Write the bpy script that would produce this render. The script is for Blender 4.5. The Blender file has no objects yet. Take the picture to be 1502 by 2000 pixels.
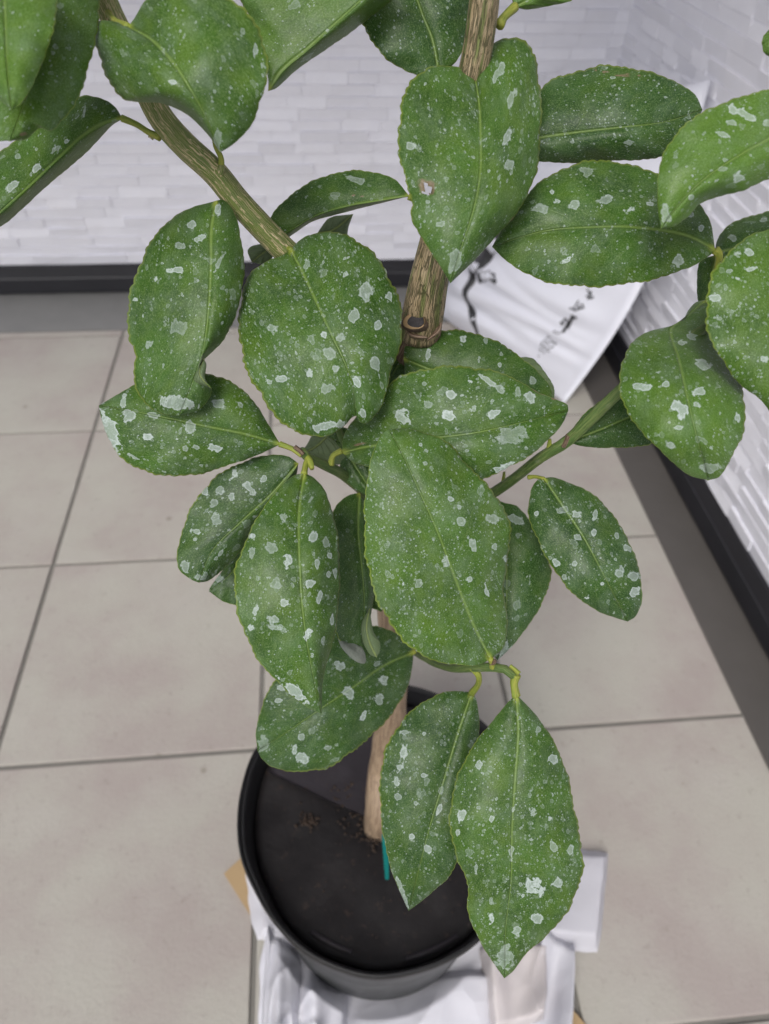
import bpy, math, random
import numpy as np
from mathutils import Matrix, Vector
random.seed(7); rng = np.random.default_rng(7)
S = bpy.context.scene
COL = S.collection

# ------------------------------------------------------------------ camera
PITCH, ROLL, YAW, CH, TX0, TY0 = 0.79705, 0.04023, 0.11890, 1.05717, -0.516055, 1.726243
FPX = 1400.0
cp, sp, cy, sy = math.cos(PITCH), math.sin(PITCH), math.cos(YAW), math.sin(YAW)
FW = np.array([sy*cp, cy*cp, -sp]); _r = np.array([cy, -sy, 0.0]); _u = np.cross(_r, FW)
RT = math.cos(ROLL)*_r + math.sin(ROLL)*_u; UP = math.cos(ROLL)*_u - math.sin(ROLL)*_r
CAM = np.array([0, 0, CH])
cam = bpy.data.cameras.new('camera'); camo = bpy.data.objects.new('camera', cam); COL.objects.link(camo)
m = Matrix.Identity(4)
for i in range(3):
    m[i][0], m[i][1], m[i][2], m[i][3] = RT[i], UP[i], -FW[i], CAM[i]
camo.matrix_world = m
cam.sensor_fit = 'VERTICAL'; cam.sensor_height = 36; cam.sensor_width = 27.036
cam.lens = 36*FPX/2000; cam.clip_start = .01; cam.clip_end = 200
cam.dof.use_dof = True; cam.dof.focus_distance = .365; cam.dof.aperture_fstop = 9.0
S.camera = camo
S.cycles.use_adaptive_sampling = True; S.cycles.adaptive_threshold = .025; S.cycles.max_bounces = 6; S.cycles.diffuse_bounces = 4; S.cycles.glossy_bounces = 2; S.cycles.transmission_bounces = 3; S.cycles.transparent_max_bounces = 4

# ------------------------------------------------------------------ world, sun, exposure
W = bpy.data.worlds.new('World'); S.world = W; W.use_nodes = True
wn = W.node_tree; bg = wn.nodes['Background']
sky = wn.nodes.new('ShaderNodeTexSky'); sky.sky_type = 'NISHITA'; sky.sun_disc = False
SUN_EL, SUN_AZ = math.radians(50), math.radians(206)
sky.sun_elevation = SUN_EL; sky.sun_rotation = SUN_AZ; sky.dust_density = 3.0; sky.air_density = 1.0
hs = wn.nodes.new('ShaderNodeHueSaturation'); hs.inputs['Saturation'].default_value = .38
wn.links.new(sky.outputs[0], hs.inputs['Color']); wn.links.new(hs.outputs[0], bg.inputs[0])
bg.inputs[1].default_value = .13
sl = bpy.data.lights.new('sun', 'SUN'); sl.energy = 1.5; sl.angle = math.radians(22); sl.color = (1, .96, .90)
so = bpy.data.objects.new('sun', sl); COL.objects.link(so)
sd = Vector((math.sin(SUN_AZ)*math.cos(SUN_EL), math.cos(SUN_AZ)*math.cos(SUN_EL), math.sin(SUN_EL)))
so.rotation_euler = sd.to_track_quat('Z', 'Y').to_euler(); so.location = (-1, -2, 3)
S.view_settings.view_transform = 'Standard'; S.view_settings.look = 'None'
S.view_settings.exposure = 0.22; S.view_settings.gamma = 1; S.view_settings.use_curve_mapping = False

# ------------------------------------------------------------------ helpers
def ray(u, v): return FW*FPX + RT*(u-751) - UP*(v-1000)
def at(u, v, z): return CAM + ray(u, v)/FPX*z                      # the point of the place seen there at that distance
def fl(u, v, z=0.0):
    d = ray(u, v); return CAM + d*((z-CH)/d[2])
def proj(P):
    d = np.asarray(P)-CAM; w = d@FW
    return 751+FPX*(d@RT)/w, 1000-FPX*(d@UP)/w

def tag(o, label=None, cat=None, group=None, kind=None):
    if label: o['label'] = label
    if cat: o['category'] = cat
    if group: o['group'] = group
    if kind: o['kind'] = kind
    return o
def empty(name, loc=(0, 0, 0)):
    o = bpy.data.objects.new(name, None); o.location = loc; o.empty_display_size = .05; COL.objects.link(o); return o
def link(name, me, parent=None, mats=(), smooth=True):
    for mt in mats: me.materials.append(mt)
    if smooth: me.polygons.foreach_set('use_smooth', [True]*len(me.polygons))
    o = bpy.data.objects.new(name, me); COL.objects.link(o)
    if parent:
        o.parent = parent
        o.matrix_parent_inverse = parent_inv(parent)
    return o
def parent_inv(p):
    M = Matrix.Translation(p.location)
    q = p
    # parents here are Empties or meshes without rotation; world matrix = sum of locations
    if q.parent:
        M = Matrix.Identity(4)
    return M.inverted()
def mesh(name, verts, faces):
    me = bpy.data.meshes.new(name); me.from_pydata([tuple(map(float, v)) for v in verts], [], faces); me.update(); return me
def spline(P, n):
    P = np.array(P, float); d = np.r_[0, np.cumsum(np.linalg.norm(np.diff(P[:, :2] if P.shape[1] == 2 else P, axis=0), axis=1))]; d /= d[-1]
    T = np.zeros_like(P)
    T[1:-1] = (P[2:]-P[:-2])/(d[2:]-d[:-2])[:, None]
    T[0] = (P[1]-P[0])/(d[1]-d[0]); T[-1] = (P[-1]-P[-2])/(d[-1]-d[-2])
    t = np.linspace(0, 1, n); k = np.clip(np.searchsorted(d, t, side='right')-1, 0, len(d)-2)
    h = (d[k+1]-d[k]); s = (t-d[k])/h; s = s[:, None]; h = h[:, None]
    return (2*s**3-3*s**2+1)*P[k]+(s**3-2*s**2+s)*h*T[k]+(-2*s**3+3*s**2)*P[k+1]+(s**3-s**2)*h*T[k+1]
def boxmesh(name, x0, x1, y0, y1, z0, z1):
    v = [(x, y, z) for z in (z0, z1) for y in (y0, y1) for x in (x0, x1)]
    return mesh(name, v, [(0, 2, 3, 1), (4, 5, 7, 6), (0, 1, 5, 4), (2, 6, 7, 3), (0, 4, 6, 2), (1, 3, 7, 5)])
def tube(name, pts, radii, mat, parent=None, sides=14, n=24, seed=0, rough=.03, cap=True):
    """tapered, slightly uneven stem through world points"""
    pts = np.array(pts, float); C = spline(pts, n); R = spline(np.c_[np.linspace(0, 1, len(radii)), radii], n)[:, 1]
    r_ = np.random.default_rng(seed); ph = r_.uniform(0, 6, 8)
    T = np.gradient(C, axis=0); T /= np.linalg.norm(T, axis=1)[:, None]
    a = np.cross(T[0], [0.3, .8, .5]); a /= np.linalg.norm(a)
    L = np.r_[0, np.cumsum(np.linalg.norm(np.diff(C, axis=0), axis=1))]
    V, UV, F, FU = [], [], [], []
    for i in range(n):
        a = a-T[i]*(a@T[i]); a /= np.linalg.norm(a); b = np.cross(T[i], a)
        for j in range(sides+1):
            an = 2*math.pi*j/sides
            r = R[i]*(1+rough*(math.sin(2*an+ph[0]+L[i]*30)+.6*math.sin(3*an+ph[1]-L[i]*70)+.6*math.sin(L[i]*160+ph[2])*math.sin(an+ph[3])))
            UV.append((an*R[i] if False else an*radii[0], L[i]))
            if j < sides: V.append(C[i]+r*(math.cos(an)*a+math.sin(an)*b))
    for i in range(n-1):
        for j in range(sides):
            j2 = (j+1) % sides
            F.append((i*sides+j, i*sides+j2, (i+1)*sides+j2, (i+1)*sides+j))
            k = sides+1
            FU.append((i*k+j, i*k+j+1, (i+1)*k+j+1, (i+1)*k+j))
    if cap:
        F.append(tuple(range(sides))[::-1]); FU.append(tuple([0]*sides))
        F.append(tuple((n-1)*sides+j for j in range(sides))); FU.append(tuple([n*(sides+1)-1]*sides))
    me = mesh(name, V, F); uv = me.uv_layers.new(name='metric')
    flat = [UV[i] for f in FU for i in f]
    uv.data.foreach_set('uv', np.array(flat, np.float32).ravel())
    return link(name, me, parent, [mat])

# ------------------------------------------------------------------ material helpers
def newmat(name):
    mt = bpy.data.materials.new(name); mt.use_nodes = True
    return mt, G(mt.node_tree)
class G:
    def __init__(s, nt): s.nt = nt; s.b = nt.nodes.get('Principled BSDF'); s.out = nt.nodes.get('Material Output')
    def n(s, t, **k):
        nd = s.nt.nodes.new(t)
        for a, b in k.items(): setattr(nd, a, b)
        return nd
    def put(s, sock, v):
        if hasattr(v, 'is_output') or isinstance(v, bpy.types.NodeSocket): s.nt.links.new(v, sock)
        elif isinstance(v, (tuple, list)) and len(v) == 3 and sock.type == 'RGBA': sock.default_value = (*v, 1)
        else: sock.default_value = v
    def m(s, op, a, b=None, c=None, clamp=False):
        nd = s.n('ShaderNodeMath', operation=op, use_clamp=clamp); s.put(nd.inputs[0], a)
        if b is not None: s.put(nd.inputs[1], b)
        if c is not None: s.put(nd.inputs[2], c)
        return nd.outputs[0]
    def vm(s, op, a, b=None, scale=None):
        nd = s.n('ShaderNodeVectorMath', operation=op); s.put(nd.inputs[0], a)
        if b is not None: s.put(nd.inputs[1], b)
        if scale is not None: s.put(nd.inputs['Scale'], scale)
        return nd.outputs[0]
    def mix(s, f, a, b, blend='MIX'):
        nd = s.n('ShaderNodeMix', data_type='RGBA', blend_type=blend); s.put(nd.inputs[0], f); s.put(nd.inputs[6], a); s.put(nd.inputs[7], b)
        return nd.outputs[2]
    def noise(s, vec, scale, detail=2, rough=.5, dist=0, col=False):
        nd = s.n('ShaderNodeTexNoise'); s.put(nd.inputs['Vector'], vec); nd.inputs['Scale'].default_value = scale
        nd.inputs['Detail'].default_value = detail; nd.inputs['Roughness'].default_value = rough; nd.inputs['Distortion'].default_value = dist
        return nd.outputs[1 if col else 0]
    def vor(s, vec, scale, feature='F1', dim='3D', rnd=1):
        nd = s.n('ShaderNodeTexVoronoi', feature=feature, voronoi_dimensions=dim); s.put(nd.inputs['Vector'], vec)
        nd.inputs['Scale'].default_value = scale; nd.inputs['Randomness'].default_value = rnd
        return nd
    def ss(s, v, a, b, lo=0, hi=1):
        nd = s.n('ShaderNodeMapRange', interpolation_type='SMOOTHSTEP'); s.put(nd.inputs[0], v)
        s.put(nd.inputs[1], a); s.put(nd.inputs[2], b); s.put(nd.inputs[3], lo); s.put(nd.inputs[4], hi)
        return nd.outputs[0]
    def sep(s, v):
        nd = s.n('ShaderNodeSeparateXYZ'); s.put(nd.inputs[0], v); return nd.outputs
    def comb(s, x, y, z=0.0):
        nd = s.n('ShaderNodeCombineXYZ')
        for i, v in enumerate((x, y, z)): s.put(nd.inputs[i], v)
        return nd.outputs[0]
    def uv(s, name):
        return s.n('ShaderNodeUVMap', uv_map=name).outputs[0]
    def attr(s, name):
        return s.n('ShaderNodeAttribute', attribute_name=name).outputs['Fac']
    def geo(s): return s.n('ShaderNodeNewGeometry')
    def obj(s): return s.n('ShaderNodeObjectInfo').outputs
    def bump(s, h, dist, strength=1, nrm=None):
        nd = s.n('ShaderNodeBump'); s.put(nd.inputs['Height'], h); nd.inputs['Distance'].default_value = dist; nd.inputs['Strength'].default_value = strength
        if nrm is not None: s.put(nd.inputs['Normal'], nrm)
        return nd.outputs[0]
    def set(s, **k):
        for a, v in k.items(): s.put(s.b.inputs[a.replace('_', ' ')], v)

def mat_plain(name, c1, c2, scale, rough=.6, bump=0, bscale=None, spec=.5, detail=5):
    mt, g = newmat(name); P = g.n('ShaderNodeTexCoord').outputs['Object']
    g.set(Base_Color=g.mix(g.noise(P, scale, detail, .6), c1, c2), Roughness=rough)
    g.b.inputs['Specular IOR Level'].default_value = spec
    if bump: g.set(Normal=g.bump(g.noise(P, bscale or scale*4, 6, .6), bump))
    return mt

# ---- leaf upper side
def leaf_top():
    mt, g = newmat('leaf_upper_side'); ob = g.obj()
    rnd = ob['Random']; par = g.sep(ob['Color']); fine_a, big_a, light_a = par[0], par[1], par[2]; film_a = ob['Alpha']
    P = g.vm('ADD', g.uv('metric'), g.comb(g.m('MULTIPLY', rnd, 37.0), g.m('MULTIPLY', rnd, 91.0)))   # centimetres
    ts = g.sep(g.uv('leaf')); t, sn = ts[0], ts[1]; sabs = g.m('ABSOLUTE', sn)
    mv = g.sep(g.uv('metric')); va = g.m('ABSOLUTE', mv[1])
    warp = g.vm('SCALE', g.vm('SUBTRACT', g.noise(P, 3.0, 2, .5, 0, True), (.5, .5, .5)), scale=.35)
    P2 = g.vm('ADD', P, warp)
    big = g.noise(P, .45, 3, .6); med = g.noise(P, 2.6, 3, .6)
    base = g.mix(g.ss(big, .3, .7), (.012, .046, .005), (.040, .112, .008))
    base = g.mix(g.m('MULTIPLY', g.ss(med, .4, .75), .55), base, (.070, .140, .018))
    base = g.mix(g.m('MULTIPLY', g.ss(g.noise(g.vm('ADD', P, (3.0, 7.0, 1.0)), .7, 2, .5), .45, .72), .55), base, (.080, .150, .008))
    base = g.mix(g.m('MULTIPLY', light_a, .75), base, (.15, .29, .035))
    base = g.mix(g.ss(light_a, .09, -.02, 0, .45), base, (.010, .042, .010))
    # oil glands
    gl = g.vor(P, 11.0); base = g.mix(g.m('MULTIPLY', g.ss(gl.outputs['Distance'], .36, .14), .50), base, (.17, .27, .10))
    gr = g.noise(P, 13, 3, .85); base = g.mix(g.m('MULTIPLY', g.ss(gr, .50, .66), .55), base, (.19, .28, .12))
    base = g.mix(g.ss(gr, .46, .34, 0, .55), base, (.008, .034, .005))
    # veins
    wob = g.m('MULTIPLY', g.m('SUBTRACT', g.noise(P, 1.6, 2), .5), .05)
    ph = g.m('ADD', g.m('SUBTRACT', g.m('MULTIPLY', t, 11.0), g.m('MULTIPLY', sabs, 3.1)), g.m('MULTIPLY', wob, 9.0))
    fr = g.m('ABSOLUTE', g.m('SUBTRACT', g.m('FRACT', g.m('ADD', ph, g.m('MULTIPLY', g.m('SIGN', sn), .22))), .5))
    vein = g.m('MULTIPLY', g.ss(fr, .06, .0), g.ss(sabs, .98, .55))
    vein = g.m('MULTIPLY', vein, g.ss(g.noise(P, 1.0, 2), .35, .6))
    base = g.mix(g.m('MULTIPLY', vein, .34), base, (.13, .21, .05))
    wid = g.m('ADD', g.m('MULTIPLY', g.m('SUBTRACT', 1.0, t), .065), .022)
    mid = g.ss(va, g.m('MULTIPLY', wid, 2.0), g.m('MULTIPLY', wid, .3))
    base = g.mix(g.m('MULTIPLY', mid, g.m('ADD', g.m('MULTIPLY', g.m('SUBTRACT', 1.0, t), .45), .28)), base, (.20, .30, .07))
    # yellow margin
    edge = g.ss(sabs, .966, .99)
    base = g.mix(g.m('MULTIPLY', edge, .5), base, (.30, .37, .06))
    base = g.mix(g.m('MULTIPLY', g.m('MULTIPLY', g.ss(t, .05, .0), g.ss(va, .35, .1)), .8), base, (.38, .44, .06))
    # dry lime residue in three sizes
    H = []
    def layer(scale, lo, hi, dens, wamt, noi, seed):
        Q = g.vm('ADD', g.vm('ADD', P, g.vm('SCALE', g.vm('SUBTRACT', g.noise(P, scale*1.1+seed, 1, .5, 0, True), (.5, .5, .5)), scale=wamt)), (seed*3.7, seed*1.9, seed))
        v = g.vor(Q, scale); c = g.sep(v.outputs['Color'])
        d = g.m('ADD', v.outputs['Distance'], g.m('MULTIPLY', g.m('SUBTRACT', g.noise(P, scale*2.6, 1, .5), .5), noi))
        on = g.m('LESS_THAN', c[1], dens)
        r = g.m('MULTIPLY', g.m('ADD', lo, g.m('MULTIPLY', g.m('POWER', c[0], 2.2), hi-lo)), on)
        x = g.m('SUBTRACT', r, d)
        mask = g.m('MULTIPLY', g.ss(x, 0.0, .07), g.m('GREATER_THAN', r, .01))
        rim = g.m('MULTIPLY', mask, g.ss(x, .15, .03))
        return mask, rim, c[2]
    cl = g.ss(g.noise(P, .5, 2), .36, .62)
    f1, r1, k1 = layer(8.0, .14, .52, g.m('MULTIPLY', fine_a, g.m('ADD', .35, g.m('MULTIPLY', cl, .65))), .05, .22, 1)
    f2, r2, k2 = layer(3.6, .14, .50, g.m('MULTIPLY', big_a, g.m('ADD', .5, g.m('MULTIPLY', cl, .8))), .12, .40, 2)
    f3, r3, k3 = layer(1.45, .14, .42, g.m('MULTIPLY', big_a, .45), .30, .55, 3)
    res = (.37, .45, .40)
    inner = g.m('ADD', .30, g.m('MULTIPLY', g.noise(P, 12, 3, .75), 1.0))
    for f, r, k, a, rr in ((f1, r1, k1, .45, .50), (f2, r2, k2, .36, .62), (f3, r3, k3, .28, .42)):
        fac = g.m('ADD', g.m('MULTIPLY', g.m('MULTIPLY', f, inner), g.m('MULTIPLY', a, g.m('ADD', .45, k))), g.m('MULTIPLY', r, g.m('MULTIPLY', rr, g.m('ADD', .3, k))), clamp=True)
        base = g.mix(fac, base, res)
    # dusty film
    film = g.m('MULTIPLY', g.ss(g.noise(P, .8, 5, .65), .42, .72), film_a)
    film = g.m('MULTIPLY', film, g.m('ADD', .35, g.m('MULTIPLY', g.noise(P, 20, 3, .8), 1.1)))
    base = g.mix(g.m('MULTIPLY', film, .34), base, (.24, .32, .24))
    # single large marks
    wa = g.attr('white'); nz = g.m('SUBTRACT', g.noise(P2, 2.3, 3, .5), .5)
    wx = g.m('ADD', wa, g.m('MULTIPLY', nz, .95))
    wm = g.ss(wx, .42, .50)
    wr = g.m('MULTIPLY', wm, g.ss(wx, .62, .48))
    ws = g.attr('whites')
    base = g.mix(g.m('MULTIPLY', g.m('MULTIPLY', g.m('ADD', g.m('MULTIPLY', g.m('MULTIPLY', wm, inner), .75), g.m('MULTIPLY', wr, .50)), .88, clamp=True), ws), base, (.50, .58, .56))
    ba = g.attr('brown'); bm = g.ss(g.m('ADD', ba, g.m('MULTIPLY', nz, .7)), .35, .5)
    base = g.mix(g.m('MULTIPLY', bm, .85), base, g.mix(g.noise(P, 9, 3), (.30, .22, .14), (.12, .08, .06)))
    allm = g.m('MAXIMUM', g.m('MAXIMUM', f2, f3), wm)
    rough = g.m('ADD', g.m('ADD', .43, g.m('MULTIPLY', allm, .14)), g.m('MULTIPLY', g.m('SUBTRACT', med, .5), .25))
    hgt = g.m('ADD', g.m('ADD', g.m('MULTIPLY', gl.outputs['Distance'], -.08), g.m('MULTIPLY', vein, -.10)), g.m('MULTIPLY', mid, -1.0))
    hgt = g.m('ADD', hgt, g.m('MULTIPLY', g.noise(P, 2.6, 2, .5), .42))
    nrm = g.bump(hgt, .0005, 1)
    g.set(Base_Color=base, Roughness=rough, Normal=nrm)
    g.b.inputs['Specular IOR Level'].default_value = .30
    tr = g.n('ShaderNodeBsdfTranslucent'); g.put(tr.inputs[0], (.16, .30, .03)); g.put(tr.inputs['Normal'], nrm)
    mx = g.n('ShaderNodeMixShader'); mx.inputs[0].default_value = .13
    g.nt.links.new(g.b.outputs[0], mx.inputs[1]); g.nt.links.new(tr.outputs[0], mx.inputs[2]); g.nt.links.new(mx.outputs[0], g.out.inputs[0])
    return mt
def leaf_under():
    mt, g = newmat('leaf_underside'); ob = g.obj()
    P = g.vm('ADD', g.uv('metric'), g.comb(g.m('MULTIPLY', ob['Random'], 37.0), 5.0))
    ts = g.sep(g.uv('leaf')); t, sabs = ts[0], g.m('ABSOLUTE', ts[1]); va = g.m('ABSOLUTE', g.sep(g.uv('metric'))[1])
    base = g.mix(g.noise(P, 1.0, 5, .6), (.085, .13, .060), (.15, .21, .10))
    base = g.mix(g.m('MULTIPLY', g.ss(g.noise(P, 18, 2, .7), .5, .7), .3), base, (.22, .30, .15))
    ph = g.m('SUBTRACT', g.m('MULTIPLY', t, 9.0), g.m('MULTIPLY', sabs, 2.6))
    fr = g.m('ABSOLUTE', g.m('SUBTRACT', g.m('FRACT', ph), .5)); vein = g.ss(fr, .1, .0)
    mid = g.ss(va, .10, .04)
    base = g.mix(g.m('MULTIPLY', vein, .35), base, (.22, .29, .12)); base = g.mix(g.m('MULTIPLY', mid, .8), base, (.30, .38, .12))
    g.set(Base_Color=base, Roughness=.6, Normal=g.bump(g.m('ADD', vein, g.m('MULTIPLY', mid, 3.0)), .0004))
    tr = g.n('ShaderNodeBsdfTranslucent'); g.put(tr.inputs[0], (.16, .30, .03))
    mx = g.n('ShaderNodeMixShader'); mx.inputs[0].default_value = .13
    g.nt.links.new(g.b.outputs[0], mx.inputs[1]); g.nt.links.new(tr.outputs[0], mx.inputs[2]); g.nt.links.new(mx.outputs[0], g.out.inputs[0])
    return mt
M_TOP, M_UND = leaf_top(), leaf_under()
M_RIM = mat_plain('leaf_margin', (.20, .28, .05), (.34, .40, .08), 300, .5)

# ---- stems
def stem_mat(name, green, tan, lo, hi, sc=1.0, dark=(.05, .035, .02)):
    mt, g = newmat(name); uv = g.uv('metric'); s = g.sep(uv)
    Q = g.comb(g.m('MULTIPLY', s[0], 900.0*sc), g.m('MULTIPLY', s[1], 75.0*sc))
    Q = g.vm('ADD', Q, g.vm('SCALE', g.noise(uv, 260*sc, 2, .5, 0, True), scale=.9))
    n = g.noise(Q, 1.0, 3, .55); n2 = g.noise(Q, 2.3, 2)
    c = g.mix(g.ss(n, lo, hi), green, tan)
    c = g.mix(g.m('MULTIPLY', g.ss(n2, .56, .72), .55), c, dark)
    c = g.mix(g.m('MULTIPLY', g.ss(g.noise(uv, 90, 4, .6), .55, .8), .35), c, (.30, .30, .24))
    g.set(Base_Color=c, Roughness=.62, Normal=g.bump(g.m('ADD', n, g.m('MULTIPLY', n2, -.6)), .0007))
    return mt
def bark_mat(name, base1, base2, line, fu, fv, w, amt, bmp, wide=None):
    """long wavy cracks running along the stem"""
    mt, g = newmat(name); uv = g.uv('metric'); s = g.sep(uv)
    wv = g.noise(uv, 220, 2, .5, 0, True); ws = g.sep(g.vm('SUBTRACT', wv, (.5, .5, .5)))
    a = g.m('ADD', g.m('MULTIPLY', s[0], fu), g.m('MULTIPLY', ws[0], 1.1)); b = g.m('ADD', g.m('MULTIPLY', s[1], fv), g.m('MULTIPLY', ws[1], .6))
    Q = g.comb(a, b); n = g.noise(Q, 1.0, 1, .4); n2 = g.noise(g.vm('ADD', Q, (31.0, 17.0, 3.0)), 1.35, 1, .4)
    wid = g.m('ADD', w*.4, g.m('MULTIPLY', g.noise(uv, 120, 2), w*1.4))
    l1 = g.ss(g.m('ABSOLUTE', g.m('SUBTRACT', n, .5)), wid, g.m('MULTIPLY', wid, .3)); l2 = g.ss(g.m('ABSOLUTE', g.m('SUBTRACT', n2, .47)), wid, g.m('MULTIPLY', wid, .3))
    ln = g.m('MAXIMUM', l1, l2)
    c = g.mix(g.ss(g.noise(uv, 130, 4, .6), .35, .65), base1, base2)
    if wide: c = g.mix(g.ss(g.noise(g.comb(g.m('MULTIPLY', s[0], fu*.28), g.m('MULTIPLY', s[1], fv*.35)), 1.0, 2), .50, .60), c, wide)
    c = g.mix(g.m('MULTIPLY', g.ss(g.noise(uv, 900, 2, .6), .45, .7), .3), c, (.22, .19, .12))
    c = g.mix(g.m('MULTIPLY', ln, amt), c, line)
    g.set(Base_Color=c, Roughness=.6, Normal=g.bump(g.m('ADD', g.m('MULTIPLY', ln, -1.0 if bmp > 0 else .6), g.m('MULTIPLY', g.noise(uv, 500, 3), .4)), abs(bmp)))
    return mt
M_TRUNK = bark_mat('striped_bark', (.31, .235, .13), (.42, .325, .20), (.065, .060, .020), 640.0, 62.0, .040, .88, .0006, (.15, .18, .05))
M_BRANCH = bark_mat('green_striped_bark', (.105, .155, .028), (.15, .195, .038), (.56, .45, .28), 520.0, 26.0, .028, .9, -.0003)
M_OLD = stem_mat('old_bark', (.21, .145, .095), (.35, .26, .175), .38, .62, .6, (.12, .075, .045))
M_CORK = stem_mat('corky_bark', (.085, .05, .03), (.24, .17, .12), .42, .66, 1.0, (.03, .018, .01))
M_TWIG = stem_mat('green_twig', (.060, .12, .022), (.13, .18, .05), .35, .65, .8, (.04, .06, .015))
M_PET = stem_mat('yellow_petiole', (.19, .25, .03), (.30, .31, .05), .35, .65, .8, (.12, .15, .03))

# ---- setting
def mat_wall():
    mt, g = newmat('white_glazed_brick'); P = g.geo().outputs['Position']; ob = g.obj()
    n = g.noise(P, 30, 5, .6); c = g.mix(n, (.775, .775, .85), (.82, .82, .88))
    c = g.mix(g.m('MULTIPLY', g.ss(g.noise(P, 5, 4, .6), .5, .8), .25), c, (.66, .64, .64))
    c = g.mix(g.m('MULTIPLY', ob['Random'], .12), c, (.60, .61, .68))
    g.set(Base_Color=c, Roughness=.5, Normal=g.bump(g.noise(P, 110, 4, .6), .0009))
    return mt
M_WALL = mat_wall()
M_JOINT = mat_plain('wall_joint', (.66, .67, .73), (.72, .73, .79), 40, .8)
def mat_flash():
    mt, g = newmat('black_flashing'); P = g.geo().outputs['Position']
    g.set(Base_Color=g.mix(g.noise(P, 6, 4), (.010, .010, .013), (.022, .022, .028)), Roughness=g.m('ADD', .35, g.m('MULTIPLY', g.noise(P, 20, 3), .2)))
    return mt
M_FLASH = mat_flash()
def mat_tile():
    mt, g = newmat('floor_tile'); P = g.geo().outputs['Position']; ob = g.obj(); r = ob['Random']
    Q = g.vm('ADD', P, g.comb(g.m('MULTIPLY', r, 50.0), g.m('MULTIPLY', r, 23.0)))
    c = g.mix(g.ss(g.noise(Q, 4, 6, .6), .3, .7), (.350, .305, .288), (.415, .405, .360))
    c = g.mix(g.m('MULTIPLY', g.ss(g.noise(Q, 9, 5, .65), .45, .75), .5), c, (.42, .40, .37))
    c = g.mix(g.m('MULTIPLY', g.ss(g.noise(Q, 60, 4, .75), .57, .74), .45), c, (.22, .195, .165))
    v = g.vor(Q, 14); c = g.mix(g.m('MULTIPLY', g.m('MULTIPLY', g.ss(v.outputs['Distance'], .11, .04), g.m('GREATER_THAN', g.sep(v.outputs['Color'])[0], .72)), .55), c, (.16, .14, .10))
    c = g.mix(g.m('MULTIPLY', g.ss(g.noise(Q, 400, 2, .7), .45, .7), .18), c, (.26, .24, .22))
    g.set(Base_Color=c, Roughness=g.m('ADD', .45, g.m('MULTIPLY', g.noise(Q, 12, 3), .25)), Normal=g.bump(g.noise(Q, 160, 5, .7), .0009))
    return mt
M_TILE = mat_tile()
M_GROUT = mat_plain('grout', (.15, .145, .135), (.23, .22, .20), 30, .85, .001)
M_GUT_SHADE = mat_plain('shaded_drain_mortar', (.070, .064, .060), (.10, .092, .087), 12, .55, .0006)  # darker mortar copy: shade of the right strip put into its colour
M_GUT = mat_plain('drain_mortar', (.17, .17, .17), (.23, .23, .225), 12, .55, .0006)

# ------------------------------------------------------------------ floor
YB, XR = 1.962, .772                      # faces of the walls
TS = .4
fl_sheet = mesh('floor', [(-14, -14, -.0045), (14, -14, -.0045), (14, 14, -.0045), (-14, 14, -.0045)], [(0, 1, 2, 3)])
floor = link('floor', fl_sheet, None, [M_GROUT], False); tag(floor, kind='structure', label='dark grout bed of the tiled balcony floor')
def tile_mesh(name, w, d, gap=.0035, b=.0018, t=.012):
    a, c = w/2-gap, d/2-gap
    V = []
    for (ix, iy, z) in ((a, c, -t), (a, c, -b*1.1), (a-b*.35, c-b*.35, -b*.3), (a-b*1.4, c-b*1.4, 0)):
        V += [(-ix, -iy, z), (ix, -iy, z), (ix, iy, z), (-ix, iy, z)]
    F = [(12, 13, 14, 15)]
    for k in range(3):
        for j in range(4): F.append((k*4+j, k*4+(j+1) % 4, (k+1)*4+(j+1) % 4, (k+1)*4+j))
    me = mesh(name, V, F); me.materials.append(M_TILE); return me
tm = tile_mesh('floor_tile', TS, TS); tm_l = tile_mesh('floor_tile_narrow', TS, .028); tm_r = tile_mesh('floor_tile_cut', .387, TS); tm_rl = tile_mesh('floor_tile_corner', .387, .028)
def put_tile(me, x, y):
    o = bpy.data.objects.new('floor_tile', me); COL.objects.link(o); o.location = (x, y, random.uniform(-.0006, .0004)); o.parent = floor
    o.rotation_euler = (random.uniform(-.0015, .0015), random.uniform(-.0015, .0015), random.uniform(-.001, .001))
XE = TX0+.4*2+.387                        # where the tiles stop before the side drain
for k in range(-4, 3):
    for j in range(0, 8):
        last = k == 2
        x = TX0+TS*(k+.5) if not last else TX0+.8+.1935
        put_tile(tm_r if last else tm, x, TY0-TS*(j+.5))
    put_tile(tm_rl if k == 2 else tm_l, TX0+TS*(k+.5) if k != 2 else TX0+.8+.1935, TY0+.014)
YE = TY0+.028
g1 = link('drain_channel', boxmesh('drain_channel', -3, XR+.05, YE+.003, YB+.05, -.02, -.0025), None, [M_GUT], False); tag(g1, kind='structure', label='smooth grey drain strip along the back wall')
g2 = link('drain_channel', boxmesh('drain_channel', XE, XR+.05, -1.6, YE, -.02, -.003), None, [M_GUT_SHADE], False); tag(g2, kind='structure', label='drain strip along the right wall, its shade put into the colour')

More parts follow.
